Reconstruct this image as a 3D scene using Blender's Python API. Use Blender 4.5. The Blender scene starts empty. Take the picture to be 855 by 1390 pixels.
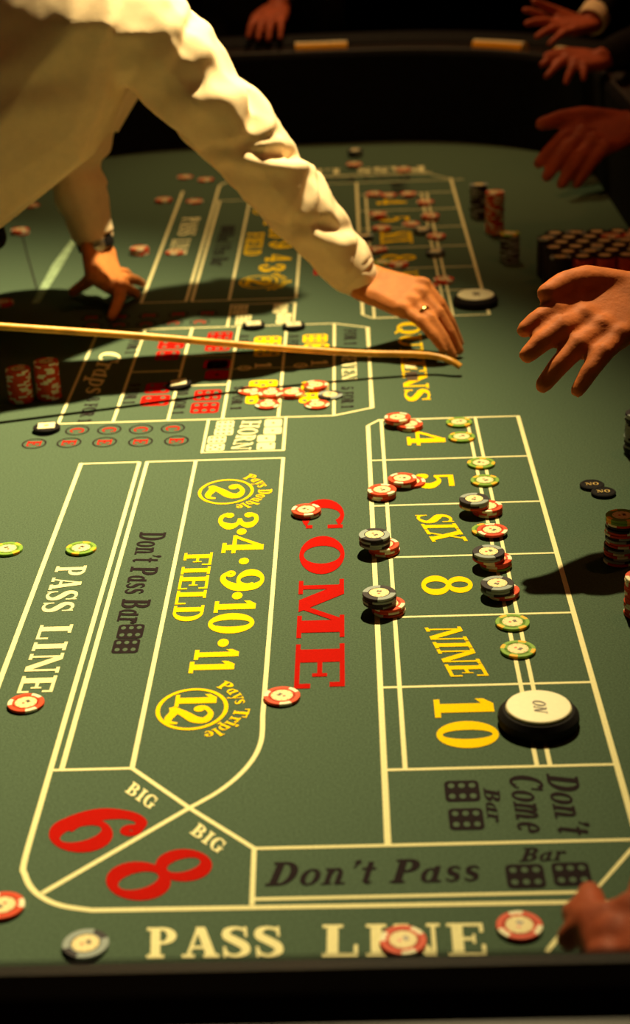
import bpy, bmesh, math, random
from mathutils import Vector, Matrix, noise
random.seed(7)
PI = math.pi
C = bpy.context.scene.collection
SC = bpy.context.scene

# ------------------------------------------------------------------ camera
H = 0.89                                  # lens height above the felt (felt is z = 0)
FPX, PITCH, YAW, ROLL = 2300.0, 0.40793805, -0.02783968, -0.03972551
def basis():
    f = Vector((math.sin(YAW)*math.cos(PITCH), math.cos(YAW)*math.cos(PITCH), -math.sin(PITCH)))
    r = Vector((math.cos(YAW), -math.sin(YAW), 0)); u = r.cross(f)
    return (math.cos(ROLL)*r+math.sin(ROLL)*u, -math.sin(ROLL)*r+math.cos(ROLL)*u, f)
CR, CU, CF = basis()
cam_d = bpy.data.cameras.new('camera'); cam = bpy.data.objects.new('camera', cam_d); C.objects.link(cam)
m3 = Matrix((CR, CU, -CF)).transposed()
cam.matrix_world = Matrix.Translation((0, 0, H)) @ m3.to_4x4()
cam_d.sensor_fit = 'VERTICAL'; cam_d.sensor_height = 24.0; cam_d.sensor_width = 24.0*855/1390
cam_d.lens = FPX/1390*24.0
cam_d.clip_start = 0.05; cam_d.clip_end = 60
cam_d.dof.use_dof = True; cam_d.dof.focus_distance = 2.05; cam_d.dof.aperture_fstop = 2.8
SC.camera = cam
# ------------------------------------------------------------------ light, world, exposure
SC.view_settings.view_transform = 'Standard'; SC.view_settings.look = 'None'
SC.view_settings.gamma = 1.0; SC.view_settings.use_curve_mapping = False
SC.view_settings.exposure = 0.0
w = bpy.data.worlds.new('room_air'); SC.world = w; w.use_nodes = True
w.node_tree.nodes['Background'].inputs[0].default_value = (0.014, 0.006, 0.002, 1)
w.node_tree.nodes['Background'].inputs[1].default_value = 1.0
def spot(name, loc, target, energy, color, angle, blend, size):
    d = bpy.data.lights.new(name, 'SPOT'); d.energy = energy; d.color = color
    d.spot_size = math.radians(angle); d.spot_blend = blend; d.shadow_soft_size = size
    o = bpy.data.objects.new(name, d); C.objects.link(o); o.location = loc
    o.rotation_euler = (Vector(target)-Vector(loc)).to_track_quat('-Z', 'Y').to_euler()
    return o
spot('table_spot', (0.26, 3.20, 2.2), (-1.35, 1.88, 0), 1020, (1.0, 0.80, 0.40), 86, 1.0, 0.025)
spot('far_spot', (0.0, 4.9, 2.5), (-0.05, 4.05, 0), 120, (1.0, 0.74, 0.32), 42, 1.0, 0.04)
spot('far_rail_fill', (0.2, 4.4, 2.4), (0.15, 4.66, 0.2), 48, (1.0, 0.42, 0.14), 85, 0.9, 0.08)  # added reddish fill for the far rail and hands, no known fixture
spot('right_side_fill', (1.1, 2.4, 2.0), (0.5, 2.75, 0.2), 15, (1.0, 0.30, 0.10), 90, 0.9, 0.08)  # invented reddish fill to brighten the hands on the right

# ------------------------------------------------------------------ pixel -> place on a plane of the table
def ray(px, py): return (px-427.5)*CR - (py-695.0)*CU + FPX*CF
def G(px, py, z=0.0):
    d = ray(px, py); t = (z-H)/d.z
    return Vector((d.x*t, d.y*t, z))
def AY(px, py, Y):
    d = ray(px, py); t = Y/d.y
    return Vector((d.x*t, Y, H+d.z*t))

# ------------------------------------------------------------------ materials
def mat(name, col, rough=0.6, spec=0.5, noise_amt=0.0, scale=60, bump=0.0, bscale=None, sheen=0.0, sss=0.0, metal=0.0):
    m = bpy.data.materials.new(name); m.use_nodes = True; nt = m.node_tree
    b = nt.nodes['Principled BSDF']
    b.inputs['Base Color'].default_value = (*col, 1); b.inputs['Roughness'].default_value = rough
    b.inputs['Specular IOR Level'].default_value = spec; b.inputs['Metallic'].default_value = metal
    if sheen: b.inputs['Sheen Weight'].default_value = sheen
    if sss:
        b.inputs['Subsurface Weight'].default_value = sss; b.inputs['Subsurface Radius'].default_value = (0.012, 0.005, 0.003)
        b.inputs['Subsurface Scale'].default_value = 1.0
    tc = nt.nodes.new('ShaderNodeTexCoord')
    if noise_amt:
        n = nt.nodes.new('ShaderNodeTexNoise'); n.inputs['Scale'].default_value = scale; n.inputs['Detail'].default_value = 6
        nt.links.new(tc.outputs['Object'], n.inputs['Vector'])
        r = nt.nodes.new('ShaderNodeMapRange'); r.inputs[1].default_value = 0.3; r.inputs[2].default_value = 0.7
        r.inputs[3].default_value = 1-noise_amt; r.inputs[4].default_value = 1+noise_amt
        nt.links.new(n.outputs['Fac'], r.inputs[0])
        v = nt.nodes.new('ShaderNodeVectorMath'); v.operation = 'SCALE'; v.inputs[0].default_value = col
        nt.links.new(r.outputs[0], v.inputs['Scale']); nt.links.new(v.outputs[0], b.inputs['Base Color'])
    if bump:
        n2 = nt.nodes.new('ShaderNodeTexNoise'); n2.inputs['Scale'].default_value = bscale or scale; n2.inputs['Detail'].default_value = 4
        nt.links.new(tc.outputs['Object'], n2.inputs['Vector'])
        bp = nt.nodes.new('ShaderNodeBump'); bp.inputs['Strength'].default_value = bump; bp.inputs['Distance'].default_value = 0.002
        nt.links.new(n2.outputs['Fac'], bp.inputs['Height']); nt.links.new(bp.outputs['Normal'], b.inputs['Normal'])
    return m
M = dict(
 felt=mat('green_felt', (0.077, 0.115, 0.075), 0.95, 0.0, 0.22, 420, 0.5, 700),
 cream=mat('cream_print', (0.80, 0.73, 0.40), 0.9, 0.0, 0.10, 500),
 yellow=mat('yellow_print', (0.86, 0.56, 0.006), 0.9, 0.0, 0.08, 500),
 red=mat('red_print', (0.40, 0.009, 0.005), 0.9, 0.0, 0.10, 500),
 dark=mat('dark_print', (0.022, 0.016, 0.018), 0.9, 0.0, 0.15, 500),
 pip=mat('green_pip_print', (0.075, 0.112, 0.073), 0.95, 0.1, 0.2, 420),
 pale_green=mat('pale_green_felt', (0.30, 0.42, 0.26), 0.95, 0.1, 0.3, 40),
 c_red=mat('chip_red_clay', (0.62, 0.055, 0.008), 0.6, 0.22, 0.12, 900),
 c_cream=mat('chip_cream_clay', (0.82, 0.74, 0.50), 0.6, 0.22, 0.06, 900),
 c_green=mat('chip_green_clay', (0.19, 0.34, 0.035), 0.6, 0.22, 0.12, 900),
 c_orange=mat('chip_orange_clay', (0.90, 0.42, 0.015), 0.6, 0.22, 0.06, 900),
 c_black=mat('chip_black_clay', (0.016, 0.009, 0.013), 0.6, 0.22, 0.2, 900),
 c_grey=mat('chip_pale_blue_clay', (0.27, 0.31, 0.29), 0.6, 0.22, 0.08, 900),
 c_inlay=mat('chip_inlay_paper', (0.80, 0.66, 0.34), 0.6, 0.22, 0.04, 500),
 c_mark=mat('chip_inlay_red_ink', (0.60, 0.06, 0.02), 0.5),
 c_mark2=mat('chip_inlay_dark_ink', (0.07, 0.04, 0.02), 0.5),
 c_ring=mat('chip_inlay_gold_ink', (0.50, 0.32, 0.07), 0.5),
 puck_white=mat('puck_white_plastic', (0.86, 0.78, 0.50), 0.35, 0.5, 0.03, 200),
 puck_black=mat('puck_black_plastic', (0.008, 0.006, 0.006), 0.8, 0.15, 0.1, 200),
 stick=mat('rattan_stick', (0.66, 0.30, 0.025), 0.4, 0.4, 0.25, 40, 0.2, 120),
 shirt=mat('cream_shirt_cotton', (0.86, 0.66, 0.42), 0.9, 0.1, 0.04, 60, 0.12, 900),
 skin=mat('skin', (0.60, 0.205, 0.055), 0.6, 0.2, 0.14, 45, 0.35, 160, sss=0.08),
 skin_tan=mat('skin_tanned', (0.50, 0.135, 0.030), 0.65, 0.15, 0.18, 35, 0.35, 150, sss=0.06),
 skin_dim=mat('skin_dim_lit', (0.36, 0.070, 0.025), 0.6, 0.2, 0.2, 30, 0.4, 140, sss=0.08),  # darker, redder copy of skin: the players' dim light is in its colour
 black_cloth=mat('black_cloth', (0.012, 0.010, 0.010), 0.95, 0.1, 0.2, 80),
 dark_red_cloth=mat('dark_red_cloth', (0.05, 0.010, 0.008), 0.95, 0.1, 0.2, 80),
 hair=mat('dark_hair', (0.02, 0.012, 0.008), 0.6, 0.4, 0.3, 200),
 leather=mat('black_leather', (0.008, 0.006, 0.006), 0.75, 0.12, 0.2, 60, 0.3, 300),
 wall_rubber=mat('black_rail_lining', (0.007, 0.006, 0.006), 0.9, 0.1, 0.2, 60),
 wood=mat('dark_rail_wood', (0.020, 0.008, 0.005), 0.5, 0.5, 0.3, 25),
 metal=mat('steel', (0.6, 0.58, 0.52), 0.3, 0.5, 0.05, 90, metal=1.0),
 gold=mat('gold', (0.9, 0.6, 0.2), 0.25, 0.5, 0.05, 90, metal=1.0),
 eye=mat('eye_white', (0.8, 0.78, 0.72), 0.3, 0.5),
 carpet=mat('dark_carpet', (0.030, 0.008, 0.006), 0.95, 0.05, 0.4, 12, 0.4, 200),
 plaster=mat('dark_wall_paint', (0.020, 0.010, 0.007), 0.9, 0.1, 0.2, 8),
)
# ------------------------------------------------------------------ helpers
def link_mesh(name, me, m, parent=None, smooth=False):
    o = bpy.data.objects.new(name, me); C.objects.link(o)
    if m is not None and not me.materials: me.materials.append(m)
    if smooth:
        for p in me.polygons: p.use_smooth = True
    if parent: o.parent = parent
    return o
def obj(name, bm, m, parent=None, smooth=False):
    me = bpy.data.meshes.new(name); bm.to_mesh(me); bm.free()
    return link_mesh(name, me, m, parent, smooth)
def empty(name, loc, rz=0.0):
    o = bpy.data.objects.new(name, None); C.objects.link(o); o.location = loc; o.rotation_euler = (0, 0, rz)
    o.empty_display_size = 0.02; return o
def tag(o, label=None, cat=None, group=None, kind=None):
    if label: o['label'] = label
    if cat: o['category'] = cat
    if group: o['group'] = group
    if kind: o['kind'] = kind
    return o
def box(bm, x0, x1, y0, y1, z0, z1, bev=0):
    vs = [bm.verts.new((x, y, z)) for z in (z0, z1) for y in (y0, y1) for x in (x0, x1)]
    for f in ((0, 2, 3, 1), (4, 5, 7, 6), (0, 1, 5, 4), (2, 6, 7, 3), (0, 4, 6, 2), (1, 3, 7, 5)):
        bm.faces.new([vs[i] for i in f])
def lathe(bm, prof, n=40, cx=0, cy=0):
    rings = []
    for r, z in prof:
        rings.append([bm.verts.new((cx+r*math.cos(2*PI*i/n), cy+r*math.sin(2*PI*i/n), z)) for i in range(n)])
    for a, b in zip(rings, rings[1:]):
        for i in range(n): bm.faces.new((a[i], a[(i+1) % n], b[(i+1) % n], b[i]))
    if prof[0][0] > 0: bm.faces.new(list(reversed(rings[0])))
    bm.faces.new(rings[-1])

# ------------------------------------------------------------------ setting
bm = bmesh.new(); box(bm, -6, 6, -3, 10, -0.84, -0.78); tag(obj('floor', bm, M['carpet']), kind='structure')
bm = bmesh.new(); box(bm, -6, 6, 9.9, 10, -0.78, 2.8); tag(obj('wall_back', bm, M['plaster']), kind='structure')
bm = bmesh.new(); box(bm, -6.1, -6, -3, 10, -0.78, 2.8); tag(obj('wall_left', bm, M['plaster']), kind='structure')
bm = bmesh.new(); box(bm, 6, 6.1, -3, 10, -0.78, 2.8); tag(obj('wall_right', bm, M['plaster']), kind='structure')
bm = bmesh.new(); box(bm, -6.1, 6.1, -3, 10.1, 2.8, 2.9); tag(obj('ceiling', bm, M['plaster']), kind='structure')

# ------------------------------------------------------------------ table
X0, X1, Y0, Y1, RAD = -0.86, 0.585, 0.840, 4.52, 0.50
def outline(off, n=14):
    """rounded rectangle of the tub, counter-clockwise, grown outwards by off"""
    pts = []
    r = RAD+off
    for cx, cy, a0 in ((X1-RAD, Y1-RAD, 0), (X0+RAD, Y1-RAD, PI/2), (X0+0.25, Y0+0.25, PI), (X1-0.25, Y0+0.25, 1.5*PI)):
        rr = r if cy > 2 else 0.25+off
        for i in range(n+1):
            a = a0+i/n*PI/2; pts.append((cx+rr*math.cos(a), cy+rr*math.sin(a)))
    return pts
def sweep(prof, closed=False):
    bm = bmesh.new(); rings = []
    for off, z in prof: rings.append([bm.verts.new((x, y, z)) for x, y in outline(off)])
    if closed: rings.append(rings[0])
    for a, b in zip(rings, rings[1:]):
        n = len(a)
        for i in range(n): bm.faces.new((a[i], a[(i+1) % n], b[(i+1) % n], b[i]))
    bmesh.ops.recalc_face_normals(bm, faces=bm.faces)
    return bm
table = empty('craps_table', (0, 0, 0))
tag(table, 'long craps table with a printed green felt layout and high black padded rail', 'table')
bm = bmesh.new(); pts = outline(0.012); top = [bm.verts.new((x, y, 0)) for x, y in pts]; bot = [bm.verts.new((x, y, -0.04)) for x, y in pts]
bm.faces.new(top); bm.faces.new(list(reversed(bot)))
for i in range(len(pts)): bm.faces.new((bot[i], bot[(i+1) % len(pts)], top[(i+1) % len(pts)], top[i]))
felt = obj('felt', bm, M['felt'], table)
obj('inner_wall', sweep([(0.0, 0.0), (0.0, 0.225), (0.004, 0.235), (0.014, 0.235), (0.014, 0.0)], True), M['wall_rubber'], table, False)
obj('chip_rail', sweep([(0.014, 0.20), (0.014, 0.238), (0.020, 0.240), (0.026, 0.225), (0.040, 0.218), (0.062, 0.218), (0.074, 0.226), (0.080, 0.240), (0.086, 0.240), (0.086, 0.20)], True), M['wood'], table)
obj('armrest', sweep([(0.086, 0.20), (0.086, 0.238), (0.094, 0.252), (0.115, 0.262), (0.150, 0.265), (0.185, 0.258), (0.205, 0.240), (0.212, 0.215), (0.205, 0.19)], True), M['leather'], table, True)
obj('outer_panel', sweep([(0.10, 0.20), (0.17, 0.20), (0.17, -0.30), (0.10, -0.30)], True), M['wood'], table)
bm = bmesh.new(); pts = outline(0.11); t_ = [bm.verts.new((x, y, -0.041)) for x, y in pts]; b_ = [bm.verts.new((x, y, -0.09)) for x, y in pts]
bm.faces.new(t_); bm.faces.new(list(reversed(b_)))
for i in range(len(pts)): bm.faces.new((b_[i], b_[(i+1) % len(pts)], t_[(i+1) % len(pts)], t_[i]))
obj('table_bed', bm, M['wood'], table)
for x in (X0+0.25, X1-0.25):
    for y in (Y0+0.4, Y1-0.4):
        bm = bmesh.new(); lathe(bm, [(0.07, -0.78), (0.07, -0.74), (0.045, -0.70), (0.04, -0.45), (0.06, -0.30), (0.06, -0.09)], 20, x, y)
        obj('leg', bm, M['wood'], table, True)

# ------------------------------------------------------------------ flat print on the felt
ZP = [0.00025]
def strip(bm, L, R, z=None):
    z = ZP[0] if z is None else z
    a = [bm.verts.new((p[0], p[1], z)) for p in L]; b = [bm.verts.new((p[0], p[1], z)) for p in R]
    for i in range(len(a)-1):
        try: bm.faces.new((a[i], a[i+1], b[i+1], b[i]))
        except ValueError: pass
def ribbon(pts, ws):
    """polyline with widths -> left and right edges"""
    n = len(pts); L, R = [], []
    if not isinstance(ws, (list, tuple)): ws = [ws]*n
    for i in range(n):
        a = Vector(pts[max(i-1, 0)][:2]); b = Vector(pts[min(i+1, n-1)][:2]); d = (b-a)
        d = d.normalized() if d.length > 1e-9 else Vector((1, 0))
        nrm = Vector((-d.y, d.x)); p = Vector(pts[i][:2])
        k = 1.0
        if 0 < i < n-1:
            d1 = (Vector(pts[i][:2])-a).normalized(); c = max(0.5, d1.dot(d)); k = 1/c
        L.append(p+nrm*ws[i]/2*k); R.append(p-nrm*ws[i]/2*k)
    return L, R
def smooth_path(pts, n=8):
    out = []
    P = [pts[0]]+list(pts)+[pts[-1]]
    for i in range(1, len(P)-2):
        for k in range(n):
            t = k/n
            out.append(tuple(0.5*((2*P[i][j])+(-P[i-1][j]+P[i+1][j])*t+(2*P[i-1][j]-5*P[i][j]+4*P[i+1][j]-P[i+2][j])*t*t+(-P[i-1][j]+3*P[i][j]-3*P[i+1][j]+P[i+2][j])*t**3) for j in range(len(pts[0]))))
    out.append(tuple(pts[-1])); return out

# glyphs: lists of (left edge, right edge) strips, cap height 1
T, t_n = 0.24, 0.10
def q(x0, y0, x1, y1): return ([(x0, y0), (x0, y1)], [(x1, y0), (x1, y1)])
def stem(x, y0=0, y1=1, w=T, s0=True, s1=True, e=0.10, sl=None, sr=None):
    r = [q(x, y0, x+w, y1)]
    el = e if sl is None else sl; er = e if sr is None else sr
    if s0: r.append(q(x-el, y0, x+w+er, y0+0.10))
    if s1: r.append(q(x-el, y1-0.10, x+w+er, y1))
    return r
def arc(cx, cy, rx, ry, a0, a1, wv=T, wh=t_n, n=20):
    L, R = [], []
    for i in range(n+1):
        a = math.radians(a0+(a1-a0)*i/n); c, s = math.cos(a), math.sin(a)
        L.append((cx+rx*c, cy+ry*s)); R.append((cx+max(rx-wv, 0.02)*c, cy+max(ry-wh, 0.02)*s))
    return (L, R)
def diag(x0, y0, x1, y1, w):
    return ([(x0-w/2, y0), (x1-w/2, y1)], [(x0+w/2, y0), (x1+w/2, y1)])
def curve(pts):    # (x, y, w)
    sp = smooth_path(pts, 7); return ribbon(sp, [p[2] for p in sp])
def dot(x, y, r): return arc(x, y, r, r, 0, 360, r-0.005, r-0.005, 14)
GL = {}
GL['A'] = (0.92, [diag(0.14, 0, 0.44, 1, 0.09), diag(0.76, 0, 0.48, 1, 0.25), q(0.22, 0.28, 0.66, 0.37), q(0.0, 0, 0.32, 0.1), q(0.55, 0, 0.95, 0.1)])
GL['B'] = (0.86, stem(0.1, sr=0) + [arc(0.42, 0.74, 0.32, 0.26, -90, 90), arc(0.42, 0.27, 0.38, 0.27, -90, 90), q(0.3, 0.9, 0.43, 1), q(0.3, 0.45, 0.43, 0.55), q(0.3, 0, 0.43, 0.1)])
GL['C'] = (0.86, [arc(0.45, 0.5, 0.43, 0.52, 48, 312), q(0.70, 0.62, 0.79, 0.98), q(0.70, 0.10, 0.78, 0.26)])
GL['D'] = (0.90, stem(0.1, sr=0) + [arc(0.38, 0.5, 0.46, 0.5, -90, 90), q(0.3, 0.9, 0.39, 1), q(0.3, 0, 0.39, 0.1)])
GL['E'] = (0.82, stem(0.1, sr=0) + [q(0.3, 0.9, 0.78, 1), q(0.3, 0, 0.80, 0.1), q(0.3, 0.45, 0.6, 0.55), q(0.70, 0.70, 0.78, 1), q(0.72, 0, 0.80, 0.32), q(0.54, 0.35, 0.60, 0.65)])
GL['F'] = (0.78, stem(0.1, sr=0.1) + [q(0.3, 0.9, 0.76, 1), q(0.3, 0.45, 0.58, 0.55), q(0.68, 0.68, 0.76, 1), q(0.52, 0.35, 0.58, 0.65)])
GL['G'] = (0.92, [arc(0.45, 0.5, 0.43, 0.52, 48, 330), q(0.70, 0.62, 0.79, 0.98), q(0.60, 0.02, 0.80, 0.46), q(0.52, 0.38, 0.9, 0.47)])
GL['H'] = (1.02, stem(0.1) + stem(0.68) + [q(0.3, 0.45, 0.7, 0.55)])
GL['I'] = (0.48, stem(0.12))
GL['L'] = (0.78, stem(0.1, sr=0.1) + [q(0.3, 0, 0.76, 0.1), q(0.68, 0, 0.76, 0.36)])
GL['M'] = (1.22, stem(0.12, w=0.09, s1=False) + stem(0.86, sr=0.1) + [diag(0.20, 1, 0.56, 0.02, 0.25), diag(0.90, 1, 0.56, 0.02, 0.10), q(0.0, 0.9, 0.3, 1)])
GL['N'] = (1.0, stem(0.12, w=0.09, s1=False) + stem(0.80, w=0.09, s0=False) + [diag(0.18, 1, 0.78, 0, 0.25), q(0.0, 0.9, 0.28, 1)])
GL['O'] = (0.94, [arc(0.47, 0.5, 0.45, 0.52, 0, 360, n=32)])
GL['Q'] = (0.94, [arc(0.47, 0.5, 0.45, 0.52, 0, 360, n=32), diag(0.50, 0.22, 0.82, -0.12, 0.16)])
GL['P'] = (0.80, stem(0.1, sr=0.1) + [arc(0.40, 0.72, 0.36, 0.28, -90, 90), q(0.3, 0.9, 0.41, 1), q(0.3, 0.44, 0.41, 0.54)])
GL['R'] = (0.94, stem(0.1, sr=0.08) + [arc(0.40, 0.73, 0.34, 0.27, -90, 90), q(0.3, 0.9, 0.41, 1), q(0.3, 0.46, 0.41, 0.55), diag(0.46, 0.5, 0.74, 0, 0.25), q(0.6, 0, 0.94, 0.1)])
GL['S'] = (0.74, [curve([(0.64, 0.78, .07), (0.58, 0.90, .09), (0.36, 0.955, .10), (0.16, 0.86, .19), (0.15, 0.68, .24), (0.36, 0.53, .25), (0.58, 0.36, .25), (0.60, 0.17, .20), (0.38, 0.045, .10), (0.16, 0.09, .09), (0.09, 0.22, .07)]), q(0.60, 0.66, 0.67, 1.0), q(0.04, 0, 0.11, 0.34)])
GL['T'] = (0.86, stem(0.31, s1=False) + [q(0.02, 0.9, 0.84, 1), q(0.02, 0.66, 0.10, 1), q(0.76, 0.66, 0.84, 1)])
GL['U'] = (0.96, [q(0.12, 0.35, 0.36, 1), q(0.72, 0.35, 0.81, 1), arc(0.465, 0.36, 0.345, 0.38, 180, 360, 0.17), q(0.0, 0.9, 0.46, 1), q(0.6, 0.9, 0.92, 1)])
GL['V'] = (0.94, [diag(0.20, 1, 0.47, 0, 0.25), diag(0.77, 1, 0.50, 0, 0.09), q(0, 0.9, 0.42, 1), q(0.6, 0.9, 0.94, 1)])
GL['X'] = (0.96, [diag(0.22, 1, 0.74, 0, 0.27), diag(0.76, 1, 0.20, 0, 0.10), q(0, 0.9, 0.42, 1), q(0.6, 0.9, 0.94, 1), q(0, 0, 0.36, 0.1), q(0.54, 0, 0.96, 0.1)])
GL['Y'] = (0.9, [diag(0.2, 1, 0.45, 0.45, 0.25), diag(0.74, 1, 0.48, 0.45, 0.1), q(0.33, 0, 0.57, 0.5), q(0.2, 0, 0.7, 0.1), q(0, 0.9, 0.4, 1), q(0.58, 0.9, 0.9, 1)])
GL['0'] = (0.80, [arc(0.40, 0.5, 0.38, 0.51, 0, 360, 0.25, n=32)])
GL['1'] = (0.52, [q(0.14, 0, 0.40, 1), q(0.0, 0, 0.54, 0.10), ([(0.0, 0.70), (0.0, 0.84)], [(0.15, 0.80), (0.15, 1.0)])])
GL['2'] = (0.78, [curve([(0.12, 0.66, .20), (0.10, 0.80, .14), (0.34, 0.94, .12), (0.60, 0.84, .22), (0.58, 0.62, .25), (0.36, 0.40, .22), (0.14, 0.16, .16), (0.08, 0.08, .10)]), curve([(0.06, 0.10, .16), (0.26, 0.15, .20), (0.50, 0.06, .18), (0.66, 0.08, .12), (0.72, 0.26, .07)]), dot(0.15, 0.68, 0.12)])
GL['3'] = (0.76, [curve([(0.12, 0.76, .18), (0.20, 0.92, .12), (0.42, 0.94, .12), (0.58, 0.78, .24), (0.50, 0.60, .14), (0.30, 0.53, .09)]), curve([(0.30, 0.53, .09), (0.52, 0.48, .13), (0.62, 0.28, .26), (0.44, 0.06, .12), (0.20, 0.07, .12), (0.11, 0.24, .18)]), dot(0.15, 0.74, 0.11), dot(0.15, 0.26, 0.11)])
GL['4'] = (0.82, [q(0.44, 0, 0.68, 1), q(0.34, 0, 0.80, 0.10), q(0.0, 0.24, 0.82, 0.34), diag(0.05, 0.28, 0.54, 1, 0.13)])
GL['5'] = (0.76, [q(0.12, 0.86, 0.66, 1), q(0.12, 0.50, 0.22, 1), curve([(0.17, 0.54, .08), (0.40, 0.62, .12), (0.62, 0.40, .25), (0.56, 0.16, .22), (0.34, 0.05, .12), (0.14, 0.12, .16), (0.12, 0.26, .16)]), dot(0.16, 0.24, 0.12)])
GL['6'] = (0.80, [curve([(0.66, 0.80, .17), (0.56, 0.94, .12), (0.36, 0.90, .16), (0.17, 0.66, .25), (0.15, 0.36, .26), (0.24, 0.20, .2)]), arc(0.41, 0.31, 0.38, 0.32, 0, 360, 0.24, 0.09, 28), dot(0.64, 0.78, 0.12)])
GL['8'] = (0.80, [arc(0.40, 0.75, 0.32, 0.26, 0, 360, 0.20, 0.09, 28), arc(0.40, 0.27, 0.38, 0.29, 0, 360, 0.23, 0.09, 28)])
GL['9'] = (0.80, [curve([(0.14, 0.20, .17), (0.24, 0.06, .12), (0.44, 0.10, .16), (0.63, 0.34, .25), (0.65, 0.64, .26), (0.56, 0.80, .2)]), arc(0.39, 0.69, 0.38, 0.32, 0, 360, 0.24, 0.09, 28), dot(0.16, 0.22, 0.12)])
X_ = 0.68
GL['a'] = (0.66, [arc(0.27, 0.30, 0.26, 0.31, 20, 340, 0.17, 0.08), q(0.36, 0.06, 0.54, X_), q(0.5, 0.0, 0.66, 0.09), q(0.38, 0, 0.52, 0.12)])
GL['b'] = (0.66, [q(0.06, 0.04, 0.24, 1.0), arc(0.34, 0.31, 0.28, 0.33, 0, 360, 0.17, 0.08), q(-0.04, 0.92, 0.2, 1.0)])
GL['c'] = (0.58, [arc(0.30, 0.32, 0.28, 0.34, 45, 315, 0.18, 0.08), dot(0.46, 0.52, 0.08)])
GL['e'] = (0.60, [arc(0.30, 0.32, 0.28, 0.34, 5, 315, 0.18, 0.08), q(0.14, 0.30, 0.55, 0.38)])
GL['i'] = (0.34, [q(0.08, 0, 0.27, X_), q(0.0, X_-0.09, 0.2, X_), q(0.0, 0, 0.36, 0.08), dot(0.17, 0.88, 0.11)])
GL['l'] = (0.34, [q(0.08, 0, 0.27, 1), q(0.0, 0.91, 0.2, 1), q(0.0, 0, 0.36, 0.08)])
GL['m'] = (1.0, [q(0.08, 0, 0.25, X_), q(0, X_-0.09, 0.2, X_), arc(0.32, 0.42, 0.19, 0.27, 0, 180, 0.14, 0.09), q(0.36, 0, 0.53, 0.42), arc(0.62, 0.42, 0.19, 0.27, 0, 180, 0.14, 0.09), q(0.66, 0, 0.83, 0.42), q(0.8, 0, 0.96, 0.08), q(0, 0, 0.3, 0.07)])
GL['n'] = (0.72, [q(0.08, 0, 0.25, X_), q(0, X_-0.09, 0.2, X_), arc(0.34, 0.42, 0.22, 0.27, 0, 180, 0.15, 0.09), q(0.40, 0, 0.57, 0.42), q(0.52, 0, 0.72, 0.08), q(0, 0, 0.32, 0.07)])
GL['o'] = (0.64, [arc(0.31, 0.33, 0.30, 0.35, 0, 360, 0.18, 0.08, 26)])
GL['p'] = (0.66, [q(0.06, -0.3, 0.24, 0.66), arc(0.34, 0.31, 0.28, 0.33, 0, 360, 0.17, 0.08), q(-0.04, -0.3, 0.34, -0.22)])
GL['r'] = (0.52, [q(0.08, 0, 0.26, X_), q(0, X_-0.09, 0.2, X_), curve([(0.22, 0.44, .08), (0.33, 0.62, .10), (0.45, 0.60, .12)]), dot(0.45, 0.55, 0.09), q(0, 0, 0.36, 0.08)])
GL['s'] = (0.50, [curve([(0.42, 0.52, .06), (0.30, 0.63, .08), (0.12, 0.56, .14), (0.16, 0.40, .17), (0.36, 0.27, .17), (0.40, 0.12, .13), (0.24, 0.04, .08), (0.06, 0.14, .06)])])
GL['t'] = (0.42, [q(0.12, 0.1, 0.30, 0.92), q(0, X_-0.09, 0.42, X_), curve([(0.21, 0.14, .18), (0.28, 0.04, .10), (0.40, 0.08, .07)])])
GL['u'] = (0.72, [q(0.10, 0.24, 0.27, X_), q(0, X_-0.09, 0.2, X_), arc(0.32, 0.26, 0.22, 0.27, 180, 360, 0.15, 0.09), q(0.42, 0, 0.60, X_), q(0.36, X_-0.09, 0.5, X_), q(0.5, 0, 0.7, 0.08)])
GL['y'] = (0.64, [diag(0.14, X_, 0.34, 0.02, 0.18), diag(0.56, X_, 0.24, -0.28, 0.08), q(0, X_-0.08, 0.3, X_), q(0.42, X_-0.08, 0.66, X_), dot(0.2, -0.24, 0.09)])
GL["'"] = (0.26, [dot(0.13, 0.92, 0.10), diag(0.16, 0.9, 0.06, 0.68, 0.08)])
GL[' '] = (0.42, [])

def text_mesh(txt, fn, sp=0.06, shear=0.0):
    """lay the glyphs out in (u 0..1, v 0..1) and hand every point to fn"""
    total = sum(GL[c][0]+sp for c in txt)-sp
    bm = bmesh.new(); x = 0; k = 0
    for c in txt:
        for L, R in GL[c][1]:
            z = ZP[0]+(k % 12)*0.000012; k += 1
            f = lambda p: fn((x+p[0]+shear*(p[1]-0.4))/total, p[1])
            strip(bm, [f(p) for p in L], [f(p) for p in R], z)
        x += GL[c][0]+sp
    bmesh.ops.recalc_face_normals(bm, faces=bm.faces)
    for fc in bm.faces:
        if fc.normal.z < 0: fc.normal_flip()
    return bm
def word(name, txt, m, bl, br, tl, sp=0.06, shear=0.0, parent=None, world=False):
    if not world: bl, br, tl = G(*bl), G(*br), G(*tl)
    U = (br-bl); V = (tl-bl)
    return obj(name, text_mesh(txt, lambda u, v: bl+U*u+V*v, sp, shear), M[m], felt)
def rt(name, txt, m, xl, xr, y0, y1, sp=0.06, shear=0.0):
    """lettering that reads towards the camera with its head to the right (+X)"""
    ym = (y0+y1)/2; a = G(xl, ym); b = G(xr, ym); s = G((xl+xr)/2, y0); e = G((xl+xr)/2, y1)
    return word(name, txt, m, Vector((a.x, s.y, 0)), Vector((a.x, e.y, 0)), Vector((b.x, s.y, 0)), sp, shear, world=True)
YC = 2.6628                                    # the layout is mirrored about this line
def rtw(name, txt, m, x0, x1, ya, yb, sp=0.06, shear=0.0):
    return word(name, txt, m, Vector((x0, ya, 0)), Vector((x0, yb, 0)), Vector((x1, ya, 0)), sp, shear, world=True)
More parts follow.
